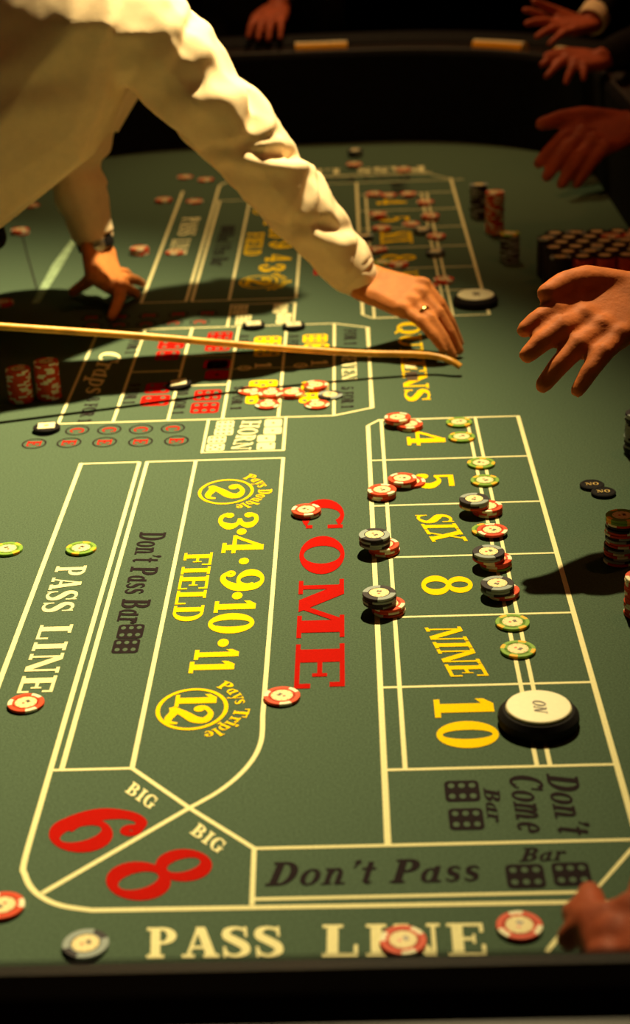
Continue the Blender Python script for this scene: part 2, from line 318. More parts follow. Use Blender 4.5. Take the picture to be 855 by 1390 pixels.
def ct(name, txt, m, c, hh, ww, ang, shear=0.0):
    c = G(*c); up = Vector((math.cos(ang), math.sin(ang), 0)); rd = Vector((math.sin(ang), -math.cos(ang), 0))
    bl = c-up*hh/2-rd*ww/2
    return word(name, txt, m, bl, bl+rd*ww, bl+up*hh, shear=shear, world=True)
def ring(bm, cx, cy, rx, ry, w, n=40):
    z = ZP[0]
    strip(bm, [(cx+rx*math.cos(2*PI*i/n), cy+ry*math.sin(2*PI*i/n)) for i in range(n+1)],
          [(cx+(rx-w)*math.cos(2*PI*i/n), cy+(ry-w)*math.sin(2*PI*i/n)) for i in range(n+1)], z)
def fixn(bm):
    bmesh.ops.recalc_face_normals(bm, faces=bm.faces)
    for fc in bm.faces:
        if fc.normal.z < 0: fc.normal_flip()
    return bm
def arc_text(name, txt, m, c, rx, ry, a0, a1, h):
    bm_all = bmesh.new(); tot = sum(GL[k][0]+0.05 for k in txt); x = 0; kk = 0
    for ch in txt:
        for L, R in GL[ch][1]:
            def f(p):
                a = math.radians(a0+(a1-a0)*(x+p[0])/tot); r = 1+p[1]*h/rx
                return (c.x+rx*r*math.cos(a), c.y+(ry+p[1]*h)*math.sin(a))
            kk += 1; strip(bm_all, [f(p) for p in L], [f(p) for p in R], ZP[0]+(kk % 12)*1.2e-5)
        x += GL[ch][0]+0.05
    obj(name, fixn(bm_all), M[m], felt)
PIPS = {1: [(.5, .5)], 2: [(.25, .25), (.75, .75)], 3: [(.25, .25), (.5, .5), (.75, .75)], 4: [(.25, .25), (.25, .75), (.75, .25), (.75, .75)],
        5: [(.25, .25), (.25, .75), (.75, .25), (.75, .75), (.5, .5)], 6: [(.2, .25), (.5, .25), (.8, .25), (.2, .75), (.5, .75), (.8, .75)]}
def die_w(m, x0, x1, y0, y1, n, pipm='pip'):
    """one printed die face, rounded corners, with pips"""
    bm = bmesh.new(); r = 0.16; z = ZP[0]; pts = []
    for cx, cy, a0 in ((1-r, 1-r, 0), (r, 1-r, 90), (r, r, 180), (1-r, r, 270)):
        for i in range(6):
            a = math.radians(a0+18*i); pts.append((cx+r*math.cos(a), cy+r*math.sin(a)))
    fn = lambda u, v: (x0+(x1-x0)*u, y0+(y1-y0)*v)
    bm.faces.new([bm.verts.new((*fn(*p), z)) for p in pts]); fixn(bm)
    o = obj('printed_die', bm, M[m], felt)
    bm = bmesh.new()
    for u, v in PIPS[n]:
        bm.faces.new([bm.verts.new((*fn(u+0.095*math.cos(k*PI/6), v+0.095*1.2*math.sin(k*PI/6)), z+0.00012)) for k in range(12)])
    fixn(bm)
    # pips are print on print: keep them in the same object
    me = o.data; b2 = bmesh.new(); b2.from_mesh(me); base = len(b2.faces)
    tmp = bpy.data.meshes.new('pips'); bm.to_mesh(tmp); bm.free(); b2.from_mesh(tmp); b2.faces.ensure_lookup_table()
    me.materials.append(M[pipm])
    for f in b2.faces[base:]: f.material_index = 1
    b2.to_mesh(me); b2.free(); bpy.data.meshes.remove(tmp)
    return o
def die(m, xl, xr, y0, y1, n, pipm='pip', mirror=False):
    ym = (y0+y1)/2; a = G(xl, ym); b = G(xr, ym); s = G((xl+xr)/2, y0); e = G((xl+xr)/2, y1)
    ya, yb = e.y, s.y
    if mirror: ya, yb = 2*YC-s.y, 2*YC-e.y
    return die_w(m, a.x, b.x, ya, yb, n, pipm)

# layout lines, all on a regular grid in metres
xs = dict(boxL=0.0181, boxL2=0.0385, mid1=0.1669, mid2=0.1796, boxR=0.244, passL=-0.3959, dblL=-0.3117, dblR=-0.3006, fieldL=-0.2306, fieldR=-0.1052,
          p0=-0.4547, p1=-0.3705, p2=-0.2864, p3=-0.2030, p4=-0.1178, p5=-0.0330, p6=0.0257, hL=-0.2240, hR=-0.1060)
YB, WB, GG = 2.3999, 0.16354, 0.5257
ytop, ybig, ydpi, ypo, ydc, ypr, yhorn = 2.2567, 1.4333, 1.2134, 1.2014, 1.2913, 2.4255, 2.2865
WT, WN = 0.0060, 0.0042
bl_ = bmesh.new(); br_ = bmesh.new()
def ln(bm, pts, w):
    L, R = ribbon([(p[0], p[1]) for p in pts], w); ZP[0] += 0.000004; strip(bm, L, R)
mir = lambda pts: [(p[0], 2*YC-p[1]) for p in pts]
def both(pts, w):
    ln(bl_, pts, w); ln(bl_, mir(pts), w)
z0 = ZP[0]
for half in (0, 1):
    mm = (lambda p: p) if not half else mir
    L_ = lambda pts, w: ln(bl_, mm(pts), w)
    yend = YB-6*WB
    L_([(xs['boxL'], YB-0.022), (xs['boxL'], ydc)], WT)
    L_([(xs['boxL'], YB-0.022), (xs['boxL2']-0.004, YB), (xs['boxR'], YB)], WN)
    L_([(xs['boxL2'], YB), (xs['boxL2'], yend)], WT*0.8)
    L_([(xs['mid1'], YB), (xs['mid1'], yend)], WT*0.75); L_([(xs['mid2'], YB), (xs['mid2'], yend)], WT*0.75)
    L_([(xs['boxR'], YB+0.002), (xs['boxR'], ydc-0.02)], WT)
    for k in range(1, 7): L_([(xs['boxL'], YB-k*WB), (xs['boxR'], YB-k*WB)], WN)
    L_([(xs['passL'], ytop+0.003), (xs['passL'], 1.32)] + ([] if half else []), WT)
    L_([(xs['passL'], ytop), (xs['dblL'], ytop)], WN)
    L_([(xs['dblL'], ytop), (xs['dblL'], ybig), ], WT*0.9); L_([(xs['dblR'], ytop+0.002), (xs['dblR'], ybig)], WT*0.9)
    L_([(xs['dblR'], ytop), (xs['fieldR'], ytop)], WN)
    L_([(xs['fieldL'], ytop), (xs['fieldL'], ybig)], WT*0.85)
    fr = [(xs['fieldR'], ytop+0.002), (xs['fieldR'], 1.53)] + [(p.x, p.y) for p in (G(355, 1003), G(345, 1028), G(325, 1052), G(296, 1075), G(257, 1097))]
    L_(smooth_path(fr[1:], 5) if False else [fr[0]]+smooth_path(fr[1:], 6), WT*0.85)
    L_([(p.x, p.y) for p in (G(257, 1097), G(57, 1213))], WT*0.9)
    L_([(xs['dblL'], ybig), (xs['fieldL'], ybig)], WN)
    L_([(xs['fieldL'], ybig)]+[(p.x, p.y) for p in (G(257, 1097), G(345, 1152))], WT*0.8)
    cor = [(xs['dblL'], ybig+0.01), (xs['dblL'], 1.37)]+[(p.x, p.y) for p in (G(33, 1170), G(34, 1188), G(43, 1206), G(60, 1220), G(85, 1230), G(125, 1236))]
    L_([cor[0]]+smooth_path(cor[1:], 6)+[(0.2038, ypo-0.001)], WT*0.9)
    L_([(G(345, 1152).x, ydc), (xs['boxR']+0.03, ydc)], WN)
    L_([(p.x, p.y) for p in (G(345, 1152), G(342, 1229))], WT*0.75)
    a, b = G(344, 1221), G(806, 1211); L_([(a.x, a.y), (b.x, b.y), (G(858, 1152).x, G(858, 1152).y)], WN)
    b = G(798, 1224); L_([(0.2038, ypo-0.001), (b.x, b.y), (G(742, 1292).x, G(742, 1292).y)], WN)
    # proposition box
    yl = YC+0.002
    for k in ('p0', 'p1', 'p2', 'p3', 'p4', 'p5'): L_([(xs[k], ypr), (xs[k], YC)], WN*1.15)
    L_([(xs['p0'], ypr), (xs['p5'], ypr)], WN)
    L_([(xs['p5'], ypr), (xs['p6'], ypr+0.030), (xs['p6'], YC)], WN*1.15)
    L_([(xs['hL'], ypr), (xs['hL'], yhorn), (xs['hR'], yhorn), (xs['hR'], ypr)], WN)
    yy = G(280, 523).y; L_([(xs['p2'], yy), (xs['p3'], yy)], WN)
    yy = G(210, 505).y; L_([(xs['p1'], yy), (xs['p2'], yy)], WN*0.7)
ln(bl_, [(xs['p3'], YC), (xs['p5'], YC)], WN*0.6)
obj('layout_lines', fixn(bl_), M['cream'], felt)
ZP[0] = 0.00045
# pale streak and thin dark line on the left of the felt
bm = bmesh.new(); ln(bm, [(p.x, p.y) for p in (G(48, 412), G(78, 360), G(103, 322))], [0.014, 0.022, 0.012]); obj('pale_streak', fixn(bm), M['pale_green'], felt)
bm = bmesh.new(); ln(bm, [(p.x, p.y) for p in (G(50, 392), G(38, 350), G(30, 318))], [0.003, 0.003, 0.003]); obj('thin_dark_line', fixn(bm), M['dark'], felt)

# lettering
rt('come_lettering', 'COME', 'red', 405, 467, 677, 936, 0.10)
rt('pass_line_lettering', 'PASS', 'cream', 66, 108, 769, 831, 0.10); rt('pass_line_lettering', 'LINE', 'cream', 39, 85, 849, 941, 0.12)
rt('field_lettering', 'FIELD', 'yellow', 241.5, 281.5, 751, 845, 0.05)
rt('dont_pass_lettering', "Don't Pass Bar", 'dark', 174, 212, 723, 846, 0.03, 0.12)
for a, b, y0_, y1_ in ((159.5, 195, 848, 867), (153, 189, 868, 887)): die('dark', a, b, y0_, y1_, 6)
for tx, a, b, y0_, y1_ in (('3', 297, 350.5, 695, 719), ('4', 302, 358, 727, 751), ('9', 299, 358, 773, 803), ('1', 291, 347, 816, 831), ('0', 283, 344.5, 832, 861), ('1', 264, 324, 882, 895), ('1', 257, 318, 898, 913)):
    rt('number_lettering', tx, 'yellow', a, b, y0_, y1_)
for px, py in ((328, 722), (331, 762), (322, 809), (303, 873)):
    p = G(px, py); bm = bmesh.new(); ring(bm, p.x, p.y, 0.0064, 0.0098, 0.0063, 18); obj('number_dot', fixn(bm), M['yellow'], felt)
def oval(xl, xr, yt, yb, w, m='yellow', mirror=False):
    ym = (yt+yb)/2; a = G(xl, ym); b = G(xr, ym); s = G((xl+xr)/2, yt); e = G((xl+xr)/2, yb)
    c = Vector(((a.x+b.x)/2, (s.y+e.y)/2, 0)); rx, ry = (b.x-a.x)/2, (s.y-e.y)/2
    if mirror: c.y = 2*YC-c.y
    bm = bmesh.new(); ring(bm, c.x, c.y, rx, ry, w); obj('oval_ring', fixn(bm), M[m], felt); return c, rx, ry
c2, rx2, ry2 = oval(269, 344.3, 651, 684.8, 0.0042); rt('number_lettering', '2', 'yellow', 280.5, 332, 658, 678)
arc_text('pays_double_lettering', 'Pays Double', 'yellow', c2, rx2*1.16, ry2*1.16, 62, -72, rx2*0.50)
c3, rx3, ry3 = oval(211.5, 309.8, 934.8, 991.5, 0.0045); rt('number_lettering', '1', 'yellow', 238, 294, 943, 959); rt('number_lettering', '2', 'yellow', 226, 289.5, 958, 984)
arc_text('pays_triple_lettering', 'Pays Triple', 'yellow', c3, rx3*1.18, ry3*1.18, 60, -72, rx3*0.43)
ct('six_lettering', '6', 'red', (131, 1124), 0.086, 0.068, math.radians(35), 0.10)
ct('eight_lettering', '8', 'red', (217, 1185), 0.092, 0.066, math.radians(35), 0.10)
word('big_lettering', 'BIG', 'cream', (169, 1075), (205, 1100), (181, 1061), 0.06)
word('big_lettering', 'BIG', 'cream', (257, 1131), (297, 1160), (270, 1117), 0.06)
rt('number_lettering', '4', 'yellow', 552, 604, 585, 604.5)
rt('number_lettering', '5', 'yellow', 563, 616, 642, 663.5)
word('number_lettering', 'SIX', 'yellow', (562.5, 699), (587, 736), (609, 698), 0.03)
rt('number_lettering', '8', 'yellow', 573, 641, 780.5, 808.5)
word('number_lettering', 'NINE', 'yellow', (576, 852), (612, 919.5), (625, 851), 0.03)
rt('number_lettering', '10', 'yellow', 591.5, 674, 949, 1017, 0.12)
rt('dont_come_lettering', "Don't", 'dark', 749.6, 793, 1052, 1133, 0.02, 0.22)
rt('dont_come_lettering', 'Come', 'dark', 697, 742, 1052, 1132, 0.02, 0.22)
rt('bar_lettering', 'Bar', 'dark', 659, 681, 1071, 1116, 0.02, 0.22)
die('dark', 603.5, 651, 1060, 1088.5, 6); die('dark', 609, 656.5, 1097.5, 1127, 6)
word('dont_pass_lettering', "Don't Pass", 'dark', (364, 1203), (654, 1196.5), (366, 1171), 0.06, 0.26)
word('bar_lettering', 'Bar', 'dark', (707, 1170), (767, 1168), (708, 1151.5), 0.04, 0.22)
die('dark', 687, 739.5, 1173.5, 1206, 6); die('dark', 750, 801.5, 1171, 1203, 6)
word('pass_line_lettering', 'PASS', 'cream', (199, 1301), (386, 1299), (200, 1260), 0.10)
word('pass_line_lettering', 'LINE', 'cream', (437, 1299), (662, 1296.5), (438, 1256), 0.14)
# centre: horn, crap-eleven circles, proposition dice
word('horn_lettering', 'HORN', 'cream', (329, 571.5), (313, 611), (355, 571.2), 0.04)
hx = lambda v: 260+v/6.107
hy = lambda v: 560+v/6.107
for i, (a, b, c_, d_) in enumerate(((205, 352, 70, 130), (190, 345, 132, 190), (135, 285, 197, 255), (120, 272, 262, 320), (605, 750, 58, 118), (598, 748, 122, 180), (545, 695, 188, 245), (540, 692, 250, 310))):
    for mr in (False, True): die('cream', hx(a), hx(b), hy(c_), hy(d_), (6, 6, 6, 5, 1, 1, 1, 2)[i], mirror=mr)
ce = [(62, 586), (104.9, 584.4), (148.4, 583.5), (191.4, 583), (234.6, 581.6)]; ee = [(46.3, 602.5), (93.7, 601.2), (142, 600.4), (190.8, 599.8), (239.6, 598.4)]
for lst, chx in ((ce, 'C'), (ee, 'E')):
    for (px, py) in lst:
        for mr in (False, True):
            p = G(px, py); Yp = 2*YC-p.y if mr else p.y
            bm = bmesh.new(); ring(bm, p.x, Yp, 0.0185, 0.0205, 0.0026, 30); obj('circle_ring', fixn(bm), M['dark'], felt)
            rtw('circle_letter', chx, 'red', p.x-0.0105, p.x+0.0105, Yp+0.0105, Yp-0.0105)
for (a, b, c_, d_, n, m) in ((197.5, 231, 520, 534, 4, 'red'), (191, 230, 537, 551, 4, 'red'), (263.5, 300, 529.5, 543.7, 6, 'red'), (259, 297, 546.5, 561, 6, 'red'),
                             (338, 376.5, 516.5, 530, 5, 'yellow'), (333.7, 374, 532, 548, 6, 'yellow'), (409, 446, 518, 531, 5, 'yellow'), (406, 443, 533.5, 547, 6, 'yellow')):
    for mr in (False, True):
        die(m, a, b, c_, d_, n, mirror=mr)
for mr in (False, True):
    die('red', 278, 311, 503, 515, 1, 'dark', mirror=mr)
    die('red', 276.5, 310, 502.5-14, 514.5-14, 1, 'dark') if not mr else None
for px, py in ((331.6, 500), (408, 496.5)):
    p = G(px, py); bm = bmesh.new(); ring(bm, p.x, p.y, 0.012, 0.013, 0.004, 24); obj('logo_ring', fixn(bm), M['cream'], felt)
    rtw('logo_letter', '7' if False else 'S', 'cream', p.x-0.006, p.x+0.006, p.y+0.006, p.y-0.006)
    q2 = G(px+24, py-4); rtw('logo_letter', '1', 'cream', q2.x-0.012, q2.x+0.016, q2.y+0.010, q2.y-0.012)
rt('craps_lettering', 'Craps', 'cream', 126, 156, 478, 535, 0.0, 0.25)
rt('odds_lettering', '8 FOR 1', 'dark', 112, 130, 540, 573, 0.05)
rt('odds_lettering', '9 FOR 1', 'dark', 171, 187, 521, 548, 0.05)
rt('odds_lettering', '10 FOR 1', 'dark', 237, 253, 529, 562, 0.05)
rt('odds_lettering', '9 FOR 1', 'dark', 315, 330, 525, 556, 0.05)
rt('odds_lettering', 'FOR 1', 'dark', 467, 484, 447, 468, 0.05)
rt('seven_lettering', 'SEVEN', 'cream', 464, 484, 479, 516, 0.05)
rt('odds_lettering', '5 FOR 1', 'dark', 463, 480, 525, 554, 0.05)
for px, xr in ((318, 333), (388, 402), (171, 187)): rt('odds_lettering', '8 FOR 1', 'dark', px+3, xr+3, 455, 480, 0.05)
rt('centre_lettering', 'QUEENS', 'yellow', 544, 577, 437, 545, 0.02)
p = G(559, 511); bm = bmesh.new(); ZP[0] += 0.0003; ln(bm, [(p.x, p.y+0.022), (p.x, p.y-0.022)], 0.018); obj('centre_emblem', fixn(bm), M['c_mark2'], felt)
p = G(557, 498); bm = bmesh.new(); ln(bm, [(p.x, p.y+0.012), (p.x, p.y-0.010)], 0.018); obj('centre_emblem', fixn(bm), M['cream'], felt); ZP[0] -= 0.0003
# far half lettering (mirrored positions)
def far(px0, py0): p = G(px0, py0); return p
def rtm(name, txt, m, xl, xr, y0, y1, sp=0.06, shear=0.0):
    ym = (y0+y1)/2; a = G(xl, ym); b = G(xr, ym); s = G((xl+xr)/2, y0); e = G((xl+xr)/2, y1)
    return rtw(name, txt, m, a.x, b.x, 2*YC-e.y, 2*YC-s.y, sp, shear)
rtm('pass_line_lettering', 'LINE', 'cream', 66, 108, 769, 831, 0.10); rtm('pass_line_lettering', 'PASS', 'cream', 39, 85, 849, 941, 0.12)
rtm('field_lettering', 'FIELD', 'yellow', 241.5, 281.5, 751, 845, 0.05)
rtm('dont_pass_lettering', "Don't Pass Bar", 'dark', 174, 212, 723, 846, 0.03, 0.12)
for a, b, y0_, y1_ in ((159.5, 195, 848, 867), (153, 189, 868, 887)): die('dark', a, b, y0_, y1_, 6, mirror=True)
for tx, a, b, y0_, y1_ in (('3', 297, 350.5, 695, 719), ('4', 302, 358, 727, 751), ('9', 299, 358, 773, 803), ('10', 287, 346, 816, 861), ('11', 260, 321, 882, 913)):
    rtm('number_lettering', tx, 'yellow', a, b, y0_, y1_)
c2, rx2, ry2 = oval(269, 344.3, 651, 684.8, 0.0042, mirror=True); rtm('number_lettering', '2', 'yellow', 280.5, 332, 658, 678)
arc_text('pays_double_lettering', 'Pays Double', 'yellow', c2, rx2*1.16, ry2*1.16, 62, -72, rx2*0.50)
c3, rx3, ry3 = oval(211.5, 309.8, 934.8, 991.5, 0.0045, mirror=True); rtm('number_lettering', '12', 'yellow', 232, 292, 944, 984)
rtm('come_lettering', 'COME', 'red', 405, 467, 677, 936, 0.10)
def boxmid(k): return YB+GG+(k+0.5)*WB
for k, tx in enumerate(('4', '5', 'SIX', '8', 'NINE', '10')):
    k2 = 5-k if False else k
    yc_ = boxmid({'10': 5, 'NINE': 4, '8': 3, 'SIX': 2, '5': 1, '4': 0}[tx]) if False else boxmid(('10', 'NINE', '8', 'SIX', '5', '4').index(tx))
    w_ = {'4': .045, '5': .045, '8': .055, '10': .10, 'SIX': .10, 'NINE': .12}[tx]
    rtw('number_lettering', tx, 'yellow', 0.062, 0.130, yc_+w_/2, yc_-w_/2, 0.03)
rtw('dont_come_lettering', "Don't Come", 'dark', 0.10, 0.14, 4.02, 3.90, 0.02)
word('pass_line_lettering', 'PASS', 'cream', Vector((0.19, 4.20, 0)), Vector((0.02, 4.20, 0)), Vector((0.19, 4.145, 0)), 0.1, world=True)
word('pass_line_lettering', 'LINE', 'cream', Vector((-0.02, 4.20, 0)), Vector((-0.18, 4.20, 0)), Vector((-0.02, 4.145, 0)), 0.1, world=True)
word('dont_pass_lettering', "Don't Pass", 'dark', Vector((0.15, 4.095, 0)), Vector((-0.08, 4.095, 0)), Vector((0.15, 4.055, 0)), 0.05, world=True)

# ------------------------------------------------------------------ chips
CRD, CTH = 0.0195, 0.0033
SPEC = {  # base, spot, number of spots, spot arc (deg), place
 'red': ('c_red', 'c_cream', 3, 38), 'green': ('c_green', 'c_orange', 4, 30), 'yellow': ('c_orange', 'c_cream', 4, 30), 'black': ('c_black', 'c_grey', 2, 92), 'pale': ('c_grey', 'c_black', 2, 50), 'dark': ('c_black', 'c_black', 0, 0)}
WORDS = {'red': ('red', 'cream'), 'green': ('green', 'orange'), 'yellow': ('yellow', 'cream'), 'black': ('black', 'pale blue'), 'pale': ('pale blue', 'dark'), 'dark': ('black', '')}
NS = 72; RI = 0.0118; RB = {'red': 0.0146, 'green': 0.0150, 'yellow': 0.015, 'black': 0.0128, 'pale': 0.0128, 'dark': 0.0122}
def prof(r0=RI):
    b = 0.0005
    return [(r0, 0.0), (CRD-b, 0.0), (CRD, b), (CRD, CTH-b), (CRD-b, CTH), (r0, CTH)]
def is_spot(i, n, arcd):
    if n == 0: return False
    a = (i+0.5)*360/NS; per = 360/n
    return (a % per) < arcd
def seg_mesh(bm, idx, closed_ends=True, mi=0, r0=RI):
    P = prof(r0)
    for i in idx:
        a0, a1 = 2*PI*i/NS, 2*PI*(i+1)/NS
        A = [bm.verts.new((r*math.cos(a0), r*math.sin(a0), z)) for r, z in P]
        B = [bm.verts.new((r*math.cos(a1), r*math.sin(a1), z)) for r, z in P]
        for j in range(len(P)-1):
            f = bm.faces.new((A[j], B[j], B[j+1], A[j+1])); f.material_index = mi
        f = bm.faces.new((A[-1], B[-1], B[0], A[0])); f.material_index = mi
protos = {}
for k, (mb, ms, n, arcd) in SPEC.items():
    bodyi = [i for i in range(NS) if not is_spot(i, n, arcd)]
    bm = bmesh.new(); seg_mesh(bm, bodyi); lathe(bm, [(RI, 0.0002), (RI, CTH-0.0003)], 36)
    lathe(bm, [(RI, CTH-0.0004), (RI, CTH), (RB[k], CTH), (RB[k], CTH-0.0004)], NS)
    bmesh.ops.remove_doubles(bm, verts=bm.verts, dist=1e-6)
    me = bpy.data.meshes.new('chip_body'); bm.to_mesh(me); bm.free(); me.materials.append(M[mb])
    spots = []
    for s in range(n):
        lo = s*360/n; idx = [i for i in range(NS) if lo <= (i+0.5)*360/NS < lo+arcd]
        bm = bmesh.new(); seg_mesh(bm, idx, r0=RB[k]); bmesh.ops.remove_doubles(bm, verts=bm.verts, dist=1e-6)
        sm = bpy.data.meshes.new('edge_spot'); bm.to_mesh(sm); bm.free(); sm.materials.append(M[ms]); spots.append(sm)
    bm = bmesh.new(); lathe(bm, [(RI-0.0002, CTH-0.0006), (RI-0.0002, CTH+0.00002), (RI-0.0006, CTH+0.0001)], 36)
    il = bpy.data.meshes.new('inlay'); bm.to_mesh(il); bm.free(); il.materials.append(M['c_inlay'])
    bm = bmesh.new(); zz = CTH+0.00022
    def fl(pts, mi):
        f = bm.faces.new([bm.verts.new((x, y, zz)) for x, y in pts]); f.material_index = mi
        if f.calc_area() and f.normal.z < 0: f.normal_flip()
    fl([(-0.0050, 0.0), (-0.0030, -0.0022), (-0.0010, 0.0), (-0.0030, 0.0022)], 0)
    fl([(0.0004, -0.0026), (0.0052, -0.0026), (0.0044, 0.0006), (0.0058, 0.0022), (0.0028, 0.0034), (0.0000, 0.0022), (0.0012, 0.0006)], 1)
    for s in range(20):
        a = 2*PI*s/20; r0, r1 = 0.0098, 0.0108
        if s % 2: fl([((r0)*math.cos(a-.1), r0*math.sin(a-.1)), (r1*math.cos(a-.1), r1*math.sin(a-.1)), (r1*math.cos(a+.1), r1*math.sin(a+.1)), (r0*math.cos(a+.1), r0*math.sin(a+.1))], 2)
    pm = bpy.data.meshes.new('inlay_print'); bm.normal_update(); bm.to_mesh(pm); bm.free()
    for mm_ in ('c_mark', 'c_mark2', 'c_ring'): pm.materials.append(M[mm_])
    # a stacked chip (only its rim shows): one mesh
    bm = bmesh.new(); seg_mesh(bm, bodyi, mi=0); seg_mesh(bm, [i for i in range(NS) if is_spot(i, n, arcd)], mi=1)
    bmesh.ops.remove_doubles(bm, verts=bm.verts, dist=1e-6); b0 = len(bm.faces)
    lathe(bm, [(RI, 0.0002), (RI, CTH-0.0002)], 36); bm.faces.ensure_lookup_table()
    for f in bm.faces[b0:]: f.material_index = 2
    st = bpy.data.meshes.new('stacked_chip'); bm.to_mesh(st); bm.free()
    for mm_ in (M[mb], M[ms], M['c_inlay']): st.materials.append(mm_)
    protos[k] = (me, spots, il, pm, st)
ORD = ['top', 'second', 'third', 'fourth', 'fifth', 'sixth', 'seventh', 'eighth', 'ninth', 'tenth', 'eleventh', 'twelfth', 'thirteenth', 'fourteenth', 'fifteenth', 'sixteenth', 'seventeenth',
       'eighteenth', 'nineteenth', 'twentieth', 'twenty-first', 'twenty-second', 'twenty-third', 'twenty-fourth', 'twenty-fifth', 'twenty-sixth', 'twenty-seventh', 'twenty-eighth', 'twenty-ninth', 'thirtieth']
ORL = ['leftmost']+[o+' from left' for o in ORD[1:]]
NCH = [0]
def chip(kind, loc, label, group=None, full=True, parts=True, scale=1.0, rz=None, tilt=(0, 0)):
    me, spots, il, pm, st = protos[kind]; NCH[0] += 1
    rz = random.uniform(0, 2*PI) if rz is None else rz
    if not full:
        o = bpy.data.objects.new('casino_chip', st); C.objects.link(o); o.location = loc; o.rotation_euler = (tilt[0], tilt[1], rz); o.scale = (scale,)*3
        return tag(o, label, 'chip', group)
    o = empty('casino_chip', loc, rz); o.rotation_euler = (tilt[0], tilt[1], rz); o.scale = (scale,)*3; tag(o, label, 'chip', group)
    lst = [('body', me), ('inlay', il)]+[('edge_spot', s) for s in spots]
    par = {}
    for nm, me_ in lst:
        c = bpy.data.objects.new(nm, me_); C.objects.link(c); c.parent = o; par[nm] = c
    if kind != 'dark':
        c = bpy.data.objects.new('inlay_print', pm); C.objects.link(c); c.parent = par['inlay']
    return o
def stack(segs, where, jit=0.0006, scale=1.0):
    """segs from the bottom up: (kinds of chips bottom-up, px, py of the middle of the segment's top face); where: how to find the stack"""
    z = 0.0006; allc = []
    for kinds, px, py in segs:
        n = len(kinds); p = G(px, py, z+n*CTH*1.02*scale)
        for i, k in enumerate(kinds):
            allc.append((k, p.x, p.y, z, i == n-1)); z += CTH*1.02*scale
    N = len(allc)
    for j, (k, x, y, zz, full) in enumerate(allc):
        a, b = WORDS[k]; frm = N-1-j
        des = f'{a} chip with {b} edge spots' if b else 'plain black chip'
        if N == 1: lab = f'{des} {where}'
        elif frm == 0: lab = f'{a} chip, top of pile {where}'
        else: lab = f'{a} chip, {ORD[frm]} from top, pile {where}' if frm < N-1 else f'{a} chip, bottom of pile {where}'
        jx, jy = (random.uniform(-jit, jit), random.uniform(-jit, jit)) if not (j == N-1) else (0, 0)
        chip(k, (x+jx, y+jy, zz), lab, f'chips piled {where}' if N > 1 else None, full=full, scale=scale)
R_, G_, B_ = 'red', 'green', 'black'
# near half, right side boxes
stack([([R_]*2, 556.5, 574.5), ([R_]*2, 539.5, 565.5)], 'at the top left corner of the 4 box')
stack([([G_], 623, 572)], 'at the top edge of the 4 box')
stack([([G_], 626.5, 592)], 'beside the printed 4')
stack([([G_], 653, 627.5)], 'on the line between 4 and 5')
stack([([G_], 658, 651)], 'inside the 5 box on the double line')
stack([([R_], 558.5, 652.5), ([R_]*2, 546, 648.5)], 'by the printed 5')
stack([([R_]*3, 518.5, 664)], 'on the left border of the 5 box')
stack([([R_]*3, 662, 686), ([R_, B_, B_], 643.5, 676.5)], 'on the line between 5 and SIX')
stack([([G_], 661, 718), ([R_], 668, 718.5)], 'right of the word SIX')
stack([([R_]*3, 521, 738), ([B_]*4, 508, 725)], 'on the left line of the SIX box')
stack([([G_, R_, R_], 672.5, 757.5), ([R_, B_, B_], 663, 748)], 'on the line between SIX and 8')
stack([([R_]*3, 527, 818.5), ([B_]*4, 514.5, 804)], 'on the left line of the 8 box')
stack([([R_]*2, 683, 799.5), ([B_]*3, 675, 791)], 'right of the printed 8')
stack([([G_], 695.5, 843.5)], 'on the line between 8 and NINE')
stack([([G_], 703, 880)], 'right of the word NINE')
stack([([R_]*2, 415.5, 691)], 'on the C of COME')
stack([([R_], 382.5, 943.5)], 'left of the foot of COME')
stack([([R_], 35, 953)], 'at the end of the left PASS LINE lettering')
stack([([R_], 3, 1228)], 'at the left edge below the big 6')
stack([(['pale'], 116, 1280)], 'left of the near PASS LINE lettering')
stack([([R_], 547, 1275)], 'on the N of the near PASS LINE lettering')
stack([([R_], 705, 1255)], 'above the E of the near PASS LINE lettering')
stack([([G_], 110, 743)], 'above the P of the left PASS LINE')
stack([([G_], 10, 744)], 'at the left edge of the felt')
# right edge
stack([([R_, B_, B_, R_]*4+[G_]*2, 844, 699)], 'standing at the right edge', 0.0012)
stack([([R_]*14, 872, 782)], 'cut off by the right edge, near')
stack([([B_]*18, 868, 560)], 'cut off by the right edge, far', 0.0012)
# proposition box
stack([([R_], 340, 529.5)], 'leftmost on the yellow dice')
stack([([R_, R_], 359, 531)], 'between two others on the yellow dice') if False else None
stack([([R_]*2, 367, 532)], 'second from the left on the yellow dice')
stack([([R_], 363, 548)], 'nearest of those left of the prop box line')
stack([([R_]*2, 396, 531.5)], 'in the middle of the chips on yellow dice')
stack([([R_]*2, 428.5, 521.5)], 'farthest of those on the right yellow dice')
stack([([B_], 448, 535)], 'at the right of the yellow dice')
stack([([R_], 430, 548)], 'nearest of those on the right yellow dice')
stack([([R_]*18, 62, 490)], 'standing tall in the shade at the left', 0.0003)
stack([([R_]*16, 24, 500)], 'beside the tall shaded stack, leftmost', 0.0005)
